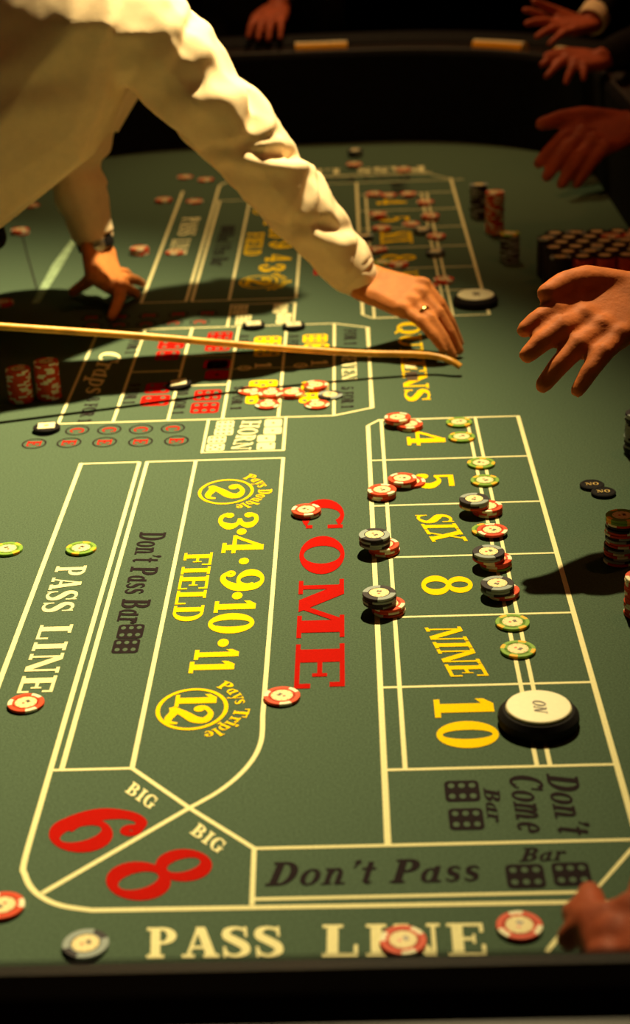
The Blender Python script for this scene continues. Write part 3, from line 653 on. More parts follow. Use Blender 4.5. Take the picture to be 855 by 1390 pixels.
# far half
stack([([R_]*4, 189, 336)], "right of the dealer's left hand")
stack([([R_], 237, 341.5)], 'on the far PASS LINE lettering')
stack([([R_]*2, 222, 270)], 'outside the far pass line')
stack([([R_], 264, 272.5)], 'inside the far pass line')
stack([([R_], 251, 239.5)], 'at the far corner of the pass line')
stack([([R_], 279, 243)], 'beside the sleeve at the far corner')
stack([([R_], 42, 278)], 'under the shirt at the far left')
stack([([R_]*3, 27, 311)], 'at the left below the shirt')
stack([([R_]*2, 4, 409)], 'at the left edge beyond the stick')
stack([([R_], 433, 252)], 'right of the sleeve on the far line')
stack([([B_]*5, 482, 203)], 'black, farthest on the table')
stack([([B_]*2+[R_], 480.6, 222)], 'dark, second farthest on the table')
stack([([R_]*2, 547.5, 229)], 'on the far Pass Line border')
stack([([R_]*2, 507, 262)], 'in the farthest box, leftmost')
stack([([R_], 527, 264)], 'in the farthest box, second from left')
stack([([R_]*2, 554, 262)], 'in the farthest box, third from left')
stack([([R_]*2, 577, 273)], 'in the farthest box, on the double line')
stack([([R_]*3, 513, 289.5)], 'in the second farthest box at left')
stack([([R_]*3, 584, 291.5)], 'in the second farthest box at right')
stack([([R_], 558, 303)], 'in the middle of the far boxes')
stack([([R_]*2, 518, 308)], 'in the third farthest box at left')
stack([([B_]*3, 573, 310)], 'black, in the third farthest box')
stack([([R_]*2, 592, 319)], 'third farthest box, next to black ones')
stack([([B_]*3, 494, 319)], 'black, on the far left box line')
stack([([R_]*2, 513, 337)], 'in the fourth farthest box at left')
stack([([B_]*3, 591, 340)], 'black, in the fourth farthest box')
stack([([G_], 519, 355)], 'the green one in the far boxes')
stack([([R_]*2, 541, 357)], 'beside the far green chip')
stack([([R_]*2, 602, 378)], 'near the far ON puck, right')
stack([([R_], 580, 387)], 'near the far ON puck, left')
stack([([R_], 512, 370)], "at the dealer's right cuff")
stack([([B_]*21, 650, 250)], 'the tall black far column', 0.0008)
stack([([R_]*26, 671.5, 260)], 'the tall red far column', 0.0010)
stack([([B_]*16+[G_], 692, 316)], 'the dark column with a green top', 0.0006)
# bank of house chips in rows
HN = 22
bx, by = G(752, 405, 0).x+0.012, 3.03
bank = bmesh.new(); NRX, NRY = 5, 6
for r in range(NRY):
    for c in range(NRX):
        x = bx+c*0.0402+(0.0201 if r % 2 else 0)-0.002*r; y = by+r*0.0349
        for i in range(HN-1):
            bank.faces.ensure_lookup_table()
            nf0 = len(bank.faces)
            jx, jy = random.uniform(-.0005, .0005), random.uniform(-.0005, .0005); z = 0.0006+i*CTH*1.02
            lathe(bank, [(CRD-.0005, z), (CRD, z+.0005), (CRD, z+CTH-.0005), (CRD-.0005, z+CTH)], 20, x+jx, y+jy)
            if r == 0 and c > 0:  # front row coloured red for the reddish light and blurred hand there
                bank.faces.ensure_lookup_table()
                for f_ in bank.faces[nf0:]: f_.material_index = 1
        kd = 'dark' if (r*3+c) % 4 else 'black'
        kd = 'red' if (r, c) in ((4, 3), (3, 4), (5, 4), (2, 4), (4, 4)) else kd
        rn = ('front', 'second', 'third', 'fourth', 'fifth', 'rear')[r]; cn = ('leftmost', 'second', 'third', 'fourth', 'rightmost')[c]
        chip(kd, (x, y, 0.0006+(HN-1)*CTH*1.02), f'{WORDS[kd][0]} chip topping a column of the chip bank, {rn} row, {cn} column', 'top chips of the house bank', full=True)
bo = tag(obj('casino_chips', bank, M['c_black'], None, False), 'packed columns of black chips, front row coloured for reddish light, under the tops of the house chip bank', 'chips', kind='stuff'); bo.data.materials.append(M['c_red'])
print('chips', NCH[0])

# plain round markers with pale square faces
def marker(px, py, label, z=0.0006, sc=1.0, tilt=(0, 0)):
    p = G(px, py, 0.008); o = empty('marker_button', (p.x, p.y, z), 0.1); o.rotation_euler = (tilt[0], tilt[1], 0.1); tag(o, label, 'marker')
    bm = bmesh.new(); lathe(bm, [(0.019*sc, 0), (0.0205*sc, 0.001), (0.0205*sc, 0.006), (0.019*sc, 0.0072)], 40); obj('button_body', bm, M['puck_black'], o, False)
    bm = bmesh.new(); r = 0.0148*sc
    pts = [(r*max(-.86, min(.86, math.cos(a)*1.25)), r*max(-.82, min(.82, math.sin(a)*1.25))) for a in [2*PI*i/32 for i in range(32)]]
    tp = [bm.verts.new((x, y, 0.0082)) for x, y in pts]; bt = [bm.verts.new((x, y, 0.0068)) for x, y in pts]
    bm.faces.new(tp)
    for i in range(32): bm.faces.new((bt[i], bt[(i+1) % 32], tp[(i+1) % 32], tp[i]))
    f = obj('button_face', bm, M['puck_white'], o)
    bm = bmesh.new(); ring(bm, 0, 0, 0.004, 0.004, 0.0036, 12)
    for v in bm.verts: v.co.z = 0.00835
    obj('printed_mark', fixn(bm), M['c_ring'], f)
    return o
marker(63, 578, 'black marker button with pale face at the near left corner of the centre box')
marker(243, 519, 'black marker button with pale face touching the red dice', tilt=(0.04, -0.1))
marker(398.5, 440, 'black marker button with pale face on the far line of the centre box')
marker(344, 439, 'black marker button lying in the shade beside the far horn box')
for (px, py, lb, z) in ((803.5, 657.5, 'small round black token, the farther of the pair lying on felt at right', 0.0006), (819, 667.5, 'small round black token, the nearer of the pair lying on felt at right', 0.0006)):
    p = G(px, py, 0.004); o = empty('black_token', (p.x, p.y, z)); tag(o, lb, 'token')
    bm = bmesh.new(); lathe(bm, [(0.0150, 0), (0.0165, 0.0012), (0.0165, 0.0034), (0.0150, 0.0045), (0.0130, 0.0045), (0.0125, 0.0040)], 40); b_o = obj('token_body', bm, M['puck_black'], o)
    bm = text_mesh('NO', lambda u, v: Vector((-0.009+0.018*u, -0.0045+0.009*v, 0)), 0.08)
    for v in bm.verts: v.co.z = 0.0046
    obj('token_lettering', bm, M['c_ring'], b_o)
def puck(px, py, label, hgt=0.019):
    p = G(px, py, hgt); o = empty('point_puck', (p.x, p.y, 0.0006)); tag(o, label, 'puck')
    bm = bmesh.new(); lathe(bm, [(0.036, 0), (0.0405, 0.002), (0.0415, 0.006), (0.0410, 0.011), (0.0365, 0.0165), (0.034, 0.017)], 56); obj('puck_base', bm, M['puck_black'], o, False)
    bm = bmesh.new(); lathe(bm, [(0.0325, 0.0165), (0.0335, 0.0178), (0.0328, 0.0196), (0.0318, 0.0202)], 56); f = obj('puck_face', bm, M['puck_white'], o, False)
    bm = text_mesh('ON', lambda u, v: Vector((-0.0055+0.013*v, 0.012-0.024*u-0.004*v, 0)), 0.10)
    for v in bm.verts: v.co.z = 0.0206+(v.co.z-ZP[0])*0.5
    obj('puck_lettering', bm, M['c_mark2'], f)
    bm = text_mesh('ON', lambda u, v: Vector((-0.0045+0.0112*v, 0.0110-0.022*u-0.004*v, 0)), 0.10)
    return o
puck(731, 960, 'large white ON puck in a black base covering the 10 box')
puck(645.5, 400, 'white topped puck in a black base on the far point box')

# ------------------------------------------------------------------ bodies: hulls of spheres, united and smoothed
def sph(c, r, n=1):
    out = []; g = (1+5**.5)/2
    base = [(-1, g, 0), (1, g, 0), (-1, -g, 0), (1, -g, 0), (0, -1, g), (0, 1, g), (0, -1, -g), (0, 1, -g), (g, 0, -1), (g, 0, 1), (-g, 0, -1), (-g, 0, 1)]
    base += [(x, y, z) for x in (-1.1, 1.1) for y in (-1.1, 1.1) for z in (-1.1, 1.1)]
    base += [(1.9, 0, 0), (-1.9, 0, 0), (0, 1.9, 0), (0, -1.9, 0), (0, 0, 1.9), (0, 0, -1.9)]
    for b in base:
        v = Vector(b).normalized(); out.append(Vector(c)+Vector((v.x*r[0], v.y*r[1], v.z*r[2]) if isinstance(r, (tuple, list)) else v*r))
    return out
def hull(bm, balls):
    t = bmesh.new()
    for c, r in balls:
        for p in sph(c, r): t.verts.new(p)
    bmesh.ops.convex_hull(t, input=t.verts)
    loose = [v for v in t.verts if not v.link_faces]
    bmesh.ops.delete(t, geom=loose, context='VERTS')
    bmesh.ops.recalc_face_normals(t, faces=t.faces)
    me = bpy.data.meshes.new('tmp'); t.to_mesh(me); t.free(); bm.from_mesh(me); bpy.data.meshes.remove(me)
def chain(bm, pts, rad):
    for i in range(len(pts)-1): hull(bm, [(pts[i], rad[i]), (pts[i+1], rad[i+1])])
def unite(name, bm, m, parent, voxel=0.004, smooth=6, disp=None, subdiv=0):
    me = bpy.data.meshes.new(name); bm.to_mesh(me); bm.free()
    o = bpy.data.objects.new(name, me); C.objects.link(o)
    r = o.modifiers.new('r', 'REMESH'); r.mode = 'VOXEL'; r.voxel_size = voxel; r.use_smooth_shade = True
    s = o.modifiers.new('s', 'SMOOTH'); s.factor = 0.6; s.iterations = smooth
    dg = bpy.context.evaluated_depsgraph_get(); ev = o.evaluated_get(dg)
    me2 = bpy.data.meshes.new_from_object(ev); o.modifiers.clear(); o.data = me2; bpy.data.meshes.remove(me)
    if disp:
        nn = [Vector(v.normal) for v in me2.vertices]
        for v, n in zip(me2.vertices, nn): v.co = v.co+n*disp(v.co, n)
    me2.materials.clear(); me2.materials.append(m)
    for p in me2.polygons: p.use_smooth = True
    o.parent = parent
    return o
def hand(bm, W, K, N, tips, thumb, s=1.0, side=1, bulge=0.35, rs=1.0):
    """W wrist, K middle of the knuckles, N out of the back of the hand; tips: index..little; side=+1 puts the index at cross(dir, N)"""
    D = (K-W).normalized(); N = (N-D*N.dot(D)).normalized(); L = D.cross(N)*side
    offs = [0.029, 0.010, -0.010, -0.028]; back = [0.0, 0.004, -0.002, -0.010]
    roots = [K+L*o*s+D*b*s for o, b in zip(offs, back)]
    rr = [0.0098, 0.0100, 0.0095, 0.0085]
    hull(bm, [(W+L*0.016*s, 0.0165*s), (W-L*0.016*s, 0.0155*s), (W+D*0.02*s+L*0.022*s, 0.0155*s), (W+D*0.02*s-L*0.022*s, 0.014*s)])
    hull(bm, [(W+D*0.015*s+L*0.020*s, 0.0150*s), (W+D*0.015*s-L*0.020*s, 0.014*s)]+[(r-N*0.004*s, 0.0125*s) for r in roots])
    wr = W+L*0.022*s+D*0.012*s
    out = []
    for r, tp, rad in zip(roots, tips, rr):
        v = tp-r; b = r+v*0.5+N*v.length*bulge
        def bz(t): return r*(1-t)**2+b*2*t*(1-t)+tp*t*t
        ps = [r-N*0.002*s, bz(0.42), bz(0.74), bz(1.0)]
        rdd = [rad*1.12*s*rs, rad*1.0*s*rs, rad*0.9*s*rs, rad*0.72*s*rs]
        chain(bm, ps, rdd)
        hull(bm, [(ps[1], rad*1.08*s*rs), (ps[1]+N*0.001, rad*1.0*s*rs)])
        hull(bm, [(r+N*0.002*s, rad*1.15*s*rs), (r-D*0.02*s, rad*0.8*s*rs)])
        out.append(ps)
    v = thumb-wr; ps = [wr, wr+v*0.40+L*0.012*s, wr+v*0.72+L*0.010*s, thumb]
    chain(bm, ps, [0.0165*s, 0.0140*s*rs, 0.0112*s*rs, 0.0085*s*rs])
    hull(bm, [(wr, 0.014*s), (ps[1], 0.0125*s), (roots[0]-D*0.02*s, 0.010*s)])
    return out
def bend(a, b, c, l1, l2):
    """middle joint between a and b pushed towards c"""
    d = b-a; m = (a+b)/2; h = max(0.0, l1*l1-(d.length/2)**2)**.5; n = (c-d.normalized()*c.dot(d.normalized())).normalized()
    return m+n*h

def settle(o):
    bpy.context.view_layer.update()
    for c in o.children:
        c.data.transform(Matrix.Translation(-o.location))
        for g in c.children:
            if g.name.startswith('fingernail'): g.data.transform(Matrix.Translation(-o.location))
            else: g.location = g.location-o.location
# ---- the dealer leaning over the table from the left
V3 = Vector
dealer = empty('person', (-1.35, 2.86, -0.78)); tag(dealer, 'dealer in a cream long-sleeved shirt leaning over the left side of the table, arm outstretched', 'person')
rsh = AY(192, 38, 2.76); rel = AY(343, 207, 2.76); rwr = AY(492, 384, 2.745)
lsh = V3((-0.42, 3.12, 0.43)); lel = AY(92, 205, 3.12); lwr = AY(130, 332, 3.10)
hipc = V3((-1.26, 2.86, 0.22)); chest = V3((-0.47, 2.86, 0.52)); belly = V3((-0.90, 2.85, 0.43))
neck = V3((-0.23, 3.01, 0.68)); head = V3((-0.06, 3.13, 0.80))
bm = bmesh.new()
# body (mostly under the shirt): trunk, neck, head with face, arms and both hands in one surface
hull(bm, [(hipc+V3((0, -0.06, 0)), 0.08), (hipc+V3((0, 0.06, 0)), 0.08), (belly+V3((0, -0.05, 0)), 0.07), (belly+V3((0, 0.05, 0)), 0.07)])
hull(bm, [(belly+V3((0, -0.05, 0)), 0.07), (belly+V3((0, 0.05, 0)), 0.07), (chest+V3((0.02, -0.06, 0)), 0.06), (chest+V3((0.02, 0.06, 0)), 0.06)])
chain(bm, [chest+V3((0.05, 0, 0.05)), neck, head-V3((0.03, 0, 0.02))], [0.06, 0.055, 0.06])
fd = V3((0.70, 0, -0.714)); fu = V3((0.714, 0, 0.70))       # face looks down the table
hull(bm, [(head, (0.085, 0.075, 0.085)), (head+fu*0.05-fd*0.015, 0.082), (head+fd*0.03-fu*0.06, 0.055)])
hull(bm, [(head+fd*0.05-fu*0.09, 0.028), (head+fd*0.02-fu*0.06, 0.055)])
hull(bm, [(head+fd*0.085+fu*0.005, 0.010), (head+fd*0.112-fu*0.030, 0.012)])
for s in (-1, 1):
    hull(bm, [(head+V3((0, s*0.030, 0))+fd*0.078+fu*0.022, 0.012), (head+V3((0, s*0.014, 0))+fd*0.082+fu*0.022, 0.010)])
    hull(bm, [(head+V3((0, s*0.078, 0))+fu*0.008, (0.018, 0.006, 0.026)), (head+V3((0, s*0.082, 0))-fu*0.025, 0.007)])
hull(bm, [(head+V3((0, -0.02, 0))+fd*0.088-fu*0.055, 0.008), (head+V3((0, 0.02, 0))+fd*0.088-fu*0.055, 0.008)])
chain(bm, [chest+V3((0.04, -0.06, 0)), rsh, rel, rwr], [0.045, 0.045, 0.040, 0.0255])
chain(bm, [chest+V3((0.02, 0.06, -0.02)), lsh, lel, lwr], [0.045, 0.045, 0.040, 0.026])
K = AY(566, 405, 2.715)
N = V3((0.30, -0.55, 0.80))
tips = [G(621, 470, 0.012)+V3((0.004, 0.018, 0.0)), G(623, 476, 0.012), G(614, 480, 0.013)+V3((0, -0.010, 0)), G(601, 474, 0.026)]
fp = hand(bm, rwr, K, N, tips, G(600, 448, 0.02)+V3((0, 0.045, 0)), 1.14, -1, 0.24, 1.06)
K2 = AY(146, 385, 3.03)
tips2 = [G(170, 384, 0.010), G(189, 390, 0.010), G(192, 383, 0.010), G(176, 376, 0.012)]
tips2 = [G(151, 430, 0.010), G(186, 400, 0.010), G(193, 385, 0.010), G(178, 376, 0.012)]
fp2 = hand(bm, lwr, K2, V3((0.75, -0.55, 0.35)), tips2, G(99, 396, 0.012), 1.1, -1, 0.16, rs=1.1)
body = unite('body', bm, M['skin'], dealer, 0.0028, 4)
# shirt
bm = bmesh.new()
hull(bm, [(hipc+V3((0.02, -0.11, 0.04)), 0.12), (hipc+V3((0.02, 0.11, 0.04)), 0.12), (belly+V3((0, -0.13, -0.03)), 0.12), (belly+V3((0, 0.13, -0.03)), 0.12), (belly+V3((0, 0.02, 0.10)), 0.12)])
hull(bm, [(belly+V3((0, -0.13, -0.03)), 0.12), (belly+V3((0, 0.13, -0.03)), 0.12), (belly+V3((0, 0.02, 0.10)), 0.12), (V3((-0.66, 2.72, 0.295)), 0.11), (V3((-0.66, 2.97, 0.295)), 0.11), (V3((-0.62, 2.86, 0.57)), 0.12), (V3((-0.62, 2.95, 0.57)), 0.12)])
hull(bm, [(V3((-0.66, 2.72, 0.295)), 0.11), (V3((-0.66, 2.97, 0.295)), 0.11), (V3((-0.62, 2.86, 0.57)), 0.12), (V3((-0.62, 2.95, 0.57)), 0.12),
          (chest+V3((0.06, -0.13, 0.04)), 0.10), (chest+V3((0.06, 0.13, 0.04)), 0.10), (chest+V3((-0.02, 0.02, 0.12)), 0.11), (V3((-0.47, 2.72, 0.39)), 0.075), (V3((-0.47, 2.96, 0.39)), 0.075)])
hull(bm, [(chest+V3((0.06, -0.12, 0.02)), 0.10), (rsh, 0.086), (chest+V3((0.00, -0.04, 0.15)), 0.08), (chest+V3((-0.14, -0.04, 0.10)), 0.10)])
hull(bm, [(chest+V3((0.05, 0.13, 0.02)), 0.09), (lsh, 0.072)])
chain(bm, [chest+V3((0.08, 0.03, 0.10)), neck-V3((0.0, 0.0, 0.0))], [0.105, 0.066])
up1 = rsh+(rel-rsh)*0.5
chain(bm, [rsh, up1, rel, rel+(rwr-rel)*0.5, rel+(rwr-rel)*0.88, rel+(rwr-rel)*0.955], [0.088, 0.076, 0.066, 0.056, 0.045, 0.037])
chain(bm, [lsh, lel, lel+(lwr-lel)*0.5, lel+(lwr-lel)*0.90], [0.070, 0.062, 0.052, 0.040])
armv = (rwr-rsh); alen = armv.length; ad = armv.normalized()
lv = (lwr-lel); llen = lv.length; ld = lv.normalized()
upv = (V3((0, 0, 1))-ad*ad.z).normalized(); sidev = ad.cross(upv)
random.seed(3)
# creases of the outstretched sleeve: place along it (0..1), slant, direction, depth
CRS = [(0.09, 0.07, 0.5, .014, .016), (0.24, -0.05, 0.9, .012, .020), (0.37, 0.09, 0.2, .022, .014), (0.455, -0.03, 1.2, .010, .012), (0.54, -0.09, 0.6, .021, .015), (0.66, 0.06, 1.0, .013, .011), (0.715, 0.09, 0.3, .010, .010), (0.81, -0.06, 0.9, .013, .013), (0.90, 0.04, 0.6, .008, .009), (0.955, -0.02, .8, .006, .007)]
def folds(co, n):
    d = 0.0
    s = (co-rsh).dot(ad)/alen; perp = (co-rsh)-ad*(co-rsh).dot(ad)
    if -0.1 < s < 1.05 and perp.length < 0.12:
        a = math.atan2(perp.dot(sidev), perp.dot(upv))
        wob = 0.045*noise.noise(co*9)+0.010*noise.noise(co*22)
        for c, sl, a0, dep, wdt in CRS:
            u = (s-c-sl*(a-0.5)*0.9-wob)*alen
            wd = math.exp(-((a-a0)/1.0)**2)
            d -= dep*0.80*wd*math.exp(-(u/wdt)**2)
            d += dep*0.35*wd*math.exp(-((u-wdt*2.2)/(wdt*1.3))**2)
        d += 0.006*noise.noise(co*16+ad*3)+0.003*noise.noise(co*34)
        d *= max(0.0, min(1.0, (1.03-s)/0.06))*max(0, min(1, (s+0.10)/0.12))
    t = (co-lel).dot(ld)/llen
    if -0.4 < t < 1.0 and (co-lel-ld*t*llen).length < 0.10 and co.x < -0.3 and s < 0.3:
        d += 0.006*math.sin(t*16+3*noise.noise(co*8))*max(0, 1-t)
    if s < 0.12:
        p = co-V3((-0.7, 2.84, 0.5))
        q_ = p.x*0.55-p.z*0.9+0.25*p.y
        k = min(1.0, max(0.0, (0.12-s)*5))
        d += k*(0.010*math.sin(q_*44+5*noise.noise(co*5))*(0.5+0.5*noise.noise(co*4+V3((3, 1, 2))))+0.009*noise.noise(co*11))
    return d
shirt = unite('shirt', bm, M['shirt'], dealer, 0.0045, 8, folds)
# cuffs
def cuff(parent, c, d, r, ln_, m, nm='cuff', ell=1.0, up=V3((0, 0, 1))):
    d = d.normalized(); a = d.cross(up).normalized(); b = d.cross(a).normalized(); bm = bmesh.new(); n = 40; rings = []
    for off, rr_ in ((0, r*0.93), (0, r), (ln_*0.08, r*1.03), (ln_*0.5, r*1.02), (ln_*0.92, r*1.0), (ln_, r*0.97), (ln_, r*0.88), (0.3*ln_, r*0.86)):
        rings.append([bm.verts.new(c+d*off+(a*math.cos(2*PI*i/n)+b*math.sin(2*PI*i/n)*ell)*rr_) for i in range(n)])
    for A, B in zip(rings, rings[1:]):
        for i in range(n): bm.faces.new((A[i], A[(i+1) % n], B[(i+1) % n], B[i]))
    bmesh.ops.recalc_face_normals(bm, faces=bm.faces)
    return obj(nm, bm, m, parent, True)
fa = (rwr-rel).normalized()
cuff(dealer, rwr-fa*0.075, fa, 0.0395, 0.058, M['shirt'])
fb = (lwr-lel).normalized()
cuff(dealer, lwr-fb*0.075, fb, 0.0400, 0.058, M['shirt'])
wt = cuff(dealer, lwr-fb*0.020, fb, 0.0345, 0.027, M['puck_black'], 'wristwatch')
bm = bmesh.new(); lathe(bm, [(0.010, 0), (0.012, 0.002), (0.012, 0.005), (0.010, 0.006)], 24); wc = obj('watch_case', bm, M['metal'], wt, True)
a_ = (V3((0.3, -0.9, 0.2))); a_ = (a_-fb*a_.dot(fb)).normalized()
wc.matrix_local = Matrix.Translation(lwr+a_*0.031) @ a_.to_track_quat('Z', 'Y').to_matrix().to_4x4()
# finger ring
p1, p2 = fp[2][0], fp[2][1]; dd = (p2-p1).normalized()
cuff(dealer, p1+(p2-p1)*0.55, dd, 0.0132, 0.005, M['gold'], 'finger_ring')
# finger nails of the reaching hand
for ps in fp:
    d = (ps[3]-ps[2]).normalized(); nn = (V3((0.9, -0.2, 0.4))-d*d.dot(V3((0.9, -0.2, 0.4)))).normalized(); sd = d.cross(nn)
    bm = bmesh.new(); pts = []
    for i in range(12):
        a = 2*PI*i/12; pts.append(ps[3]-d*0.001+nn*0.0066+sd*0.0048*math.cos(a)+d*0.0062*math.sin(a)-nn*0.0016*abs(math.cos(a)))
    tp = [bm.verts.new(p) for p in pts]; bt = [bm.verts.new(p-nn*0.0022) for p in pts]; bm.faces.new(tp); bm.faces.new(list(reversed(bt)))
    for i in range(12): bm.faces.new((tp[i], bt[i], bt[(i+1) % 12], tp[(i+1) % 12]))
    bmesh.ops.recalc_face_normals(bm, faces=bm.faces); obj('fingernail', bm, M['skin'], body)
# trousers, apron, shoes, hair, collar
bm = bmesh.new()
for s in (-1, 1):
    hull(bm, [(hipc+V3((-0.08, s*0.10, -0.02)), 0.13), (hipc+V3((-0.08, 0, -0.02)), 0.13)])
    chain(bm, [hipc+V3((-0.10, s*0.10, -0.04)), V3((-1.30, 2.86+s*0.13, -0.33)), V3((-1.34, 2.86+s*0.14, -0.70))], [0.12, 0.085, 0.07])
unite('trousers', bm, M['black_cloth'], dealer, 0.010, 4)
bm = bmesh.new(); hull(bm, [(V3((-0.76, 2.77, 0.272)), 0.035), (V3((-0.76, 2.95, 0.272)), 0.035), (AY(-14, 322, 2.80), 0.030), (AY(-14, 316, 2.94), 0.030)])
unite('apron', bm, M['black_cloth'], dealer, 0.006, 4)
for s in (-1, 1):
    bm = bmesh.new(); hull(bm, [(V3((-1.37, 2.86+s*0.14, -0.735)), (0.05, 0.045, 0.040)), (V3((-1.21, 2.86+s*0.15, -0.752)), (0.05, 0.042, 0.026))]); unite('shoe', bm, M['leather'], dealer, 0.006, 3)
bm = bmesh.new(); hull(bm, [(head+fu*0.060-fd*0.030, (0.088, 0.083, 0.078)), (head-fd*0.055-fu*0.02, 0.06)]); unite('hair', bm, M['hair'], dealer, 0.005, 3, lambda c, n: 0.004*noise.noise(c*60))
bm = bmesh.new(); hull(bm, [(neck-V3((0.045, 0, 0.05)), 0.070), (neck-V3((0.01, 0, 0.012)), 0.064)]); unite('collar', bm, M['shirt'], dealer, 0.004, 3)

settle(dealer)
# ---- the dice stick
st = empty('dice_stick', (0, 0, 0)); tag(st, 'long thin bent wooden dice stick reaching across the felt from the left', 'stick')
pts = [AY(-260, 424, 2.40), AY(-100, 436, 2.44), AY(0, 443, 2.475), AY(200, 457, 2.53), AY(350, 470, 2.575), AY(480, 479, 2.60), AY(560, 481, 2.61), AY(592, 484, 2.61), AY(612, 490, 2.60), AY(625, 498, 2.595)]
pts = smooth_path([tuple(p) for p in pts], 6); pts = [V3(p) for p in pts]
for p in pts: p.z = max(p.z, 0.007)
bm = bmesh.new(); n = 12; rings = []
for i, p in enumerate(pts):
    d = (pts[min(i+1, len(pts)-1)]-pts[max(i-1, 0)]).normalized(); a = d.cross(V3((0, 0, 1))).normalized(); b = a.cross(d)
    k = i/len(pts); r = 0.0062-0.0012*k; fl_ = 1.0+0.5*max(0, (k-0.82)/0.18)
    rings.append([bm.verts.new(p+a*r*fl_*math.cos(2*PI*j/n)+b*r*math.sin(2*PI*j/n)) for j in range(n)])
for A, B in zip(rings, rings[1:]):
    for j in range(n): bm.faces.new((A[j], A[(j+1) % n], B[(j+1) % n], B[j]))
bm.faces.new(list(reversed(rings[0]))); bm.faces.new(rings[-1]); bmesh.ops.recalc_face_normals(bm, faces=bm.faces)
k = int(len(rings)*0.80)
obj('shaft', bm, M['stick'], st, True)
print('stick left z', AY(0, 443, 2.475).z)

# ---- players round the rail
def player(label, base, sh, el, wr, K, N, tips, thumb, side, cloth, skin='skin_dim', facing=(0, -1), sleeve_to=0.9, s=1.0, cuffm=None, second=None, bulge=0.3, torso_top=0.62, rs=1.0):
    """base: feet; sh/el/wr: the arm that shows; a standing figure behind the rail"""
    o = empty('person', (base[0], base[1], -0.78)); tag(o, label, 'person')
    F = V3((facing[0], facing[1], 0)).normalized(); S = V3((-F.y, F.x, 0)); B = V3((base[0], base[1], 0))
    hp = B+V3((0, 0, 0.10)); ch = B+F*0.08+V3((0, 0, torso_top-0.12)); hd = B+F*0.15+V3((0, 0, torso_top+0.155))
    bm = bmesh.new()
    hull(bm, [(hp+S*0.08, 0.09), (hp-S*0.08, 0.09), (ch+S*0.10, 0.09), (ch-S*0.10, 0.09)])
    chain(bm, [ch+V3((0, 0, 0.05)), ch+F*0.03+V3((0, 0, 0.14)), hd-F*0.02], [0.07, 0.058, 0.058])
    fdd = (F*0.86+V3((0, 0, -0.5))).normalized(); fuu = (V3((0, 0, 1))-fdd*fdd.z).normalized()
    hull(bm, [(hd, 0.082), (hd+fuu*0.05, 0.080), (hd+fdd*0.03-fuu*0.06, 0.052)]); hull(bm, [(hd+fdd*0.05-fuu*0.085, 0.028), (hd, 0.06)])
    hull(bm, [(hd+fdd*0.083, 0.010), (hd+fdd*0.108-fuu*0.03, 0.012)])
    for q_ in (-1, 1):
        hull(bm, [(hd+S*q_*0.078, 0.014), (hd+S*q_*0.08-fuu*0.03, 0.009)]); hull(bm, [(hd+S*q_*0.032+fdd*0.074+fuu*0.02, 0.012), (hd+S*q_*0.016+fdd*0.078+fuu*0.02, 0.010)])
    hull(bm, [(hd+S*0.02+fdd*0.085-fuu*0.052, 0.008), (hd-S*0.02+fdd*0.085-fuu*0.052, 0.008)])
    arms = [(sh, el, wr, K, N, tips, thumb, side)]
    if second: arms.append(second)
    for (a, b, c, k_, n_, tp, th, sd) in arms:
        chain(bm, [a, b, c], [0.05, 0.042, 0.028]); hand(bm, c, k_, n_, tp, th, s, sd, bulge, rs)
    unite('body', bm, M[skin], o, 0.0040, 4)
    bm = bmesh.new()
    hull(bm, [(hp+S*0.10, 0.115), (hp-S*0.10, 0.115), (ch+S*0.12, 0.115), (ch-S*0.12, 0.115)])
    hull(bm, [(ch+S*0.10+V3((0, 0, 0.06)), 0.09), (ch-S*0.10+V3((0, 0, 0.06)), 0.09), (ch+V3((0, 0, 0.12)), 0.07)])
    for (a, b, c, k_, n_, tp, th, sd) in arms:
        hull(bm, [(ch+V3((0, 0, 0.02)), 0.09), (a, 0.072)]); e_ = b+(c-b)*sleeve_to
        chain(bm, [a, b, e_], [0.070, 0.058, 0.044])
    if not second:
        a = ch+(ch-sh)*0.9; a.z = ch.z; dn = a+F*0.05+V3((0, 0, -0.30)); chain(bm, [ch, a, dn], [0.09, 0.07, 0.055])
    unite('jacket', bm, M[cloth], o, 0.009, 5, lambda c, n: 0.006*noise.noise(c*9))
    bm = bmesh.new()
    for q_ in (-1, 1): chain(bm, [hp+S*q_*0.09, B+S*q_*0.10+V3((0, 0, -0.36)), B+S*q_*0.11+V3((0, 0, -0.70))], [0.12, 0.08, 0.065])
    hull(bm, [(hp+S*0.09, 0.12), (hp-S*0.09, 0.12)])
    unite('trousers', bm, M['black_cloth'], o, 0.012, 4)
    for q_ in (-1, 1):
        bm = bmesh.new(); hull(bm, [(B+S*q_*0.11+V3((0, 0, -0.735)), (0.045, 0.045, 0.040)), (B+S*q_*0.12+F*0.15+V3((0, 0, -0.752)), (0.042, 0.042, 0.026))]); unite('shoe', bm, M['leather'], o, 0.007, 3)
    bm = bmesh.new(); hull(bm, [(hd+fuu*0.058-fdd*0.03, 0.083), (hd-fdd*0.05-fuu*0.02, 0.058)]); unite('hair', bm, M['hair'], o, 0.006, 3)
    if cuffm:
        d = (wr-el).normalized(); cuff(o, wr-d*0.055, d, 0.037, 0.05, M[cuffm])
    settle(o)
    return o
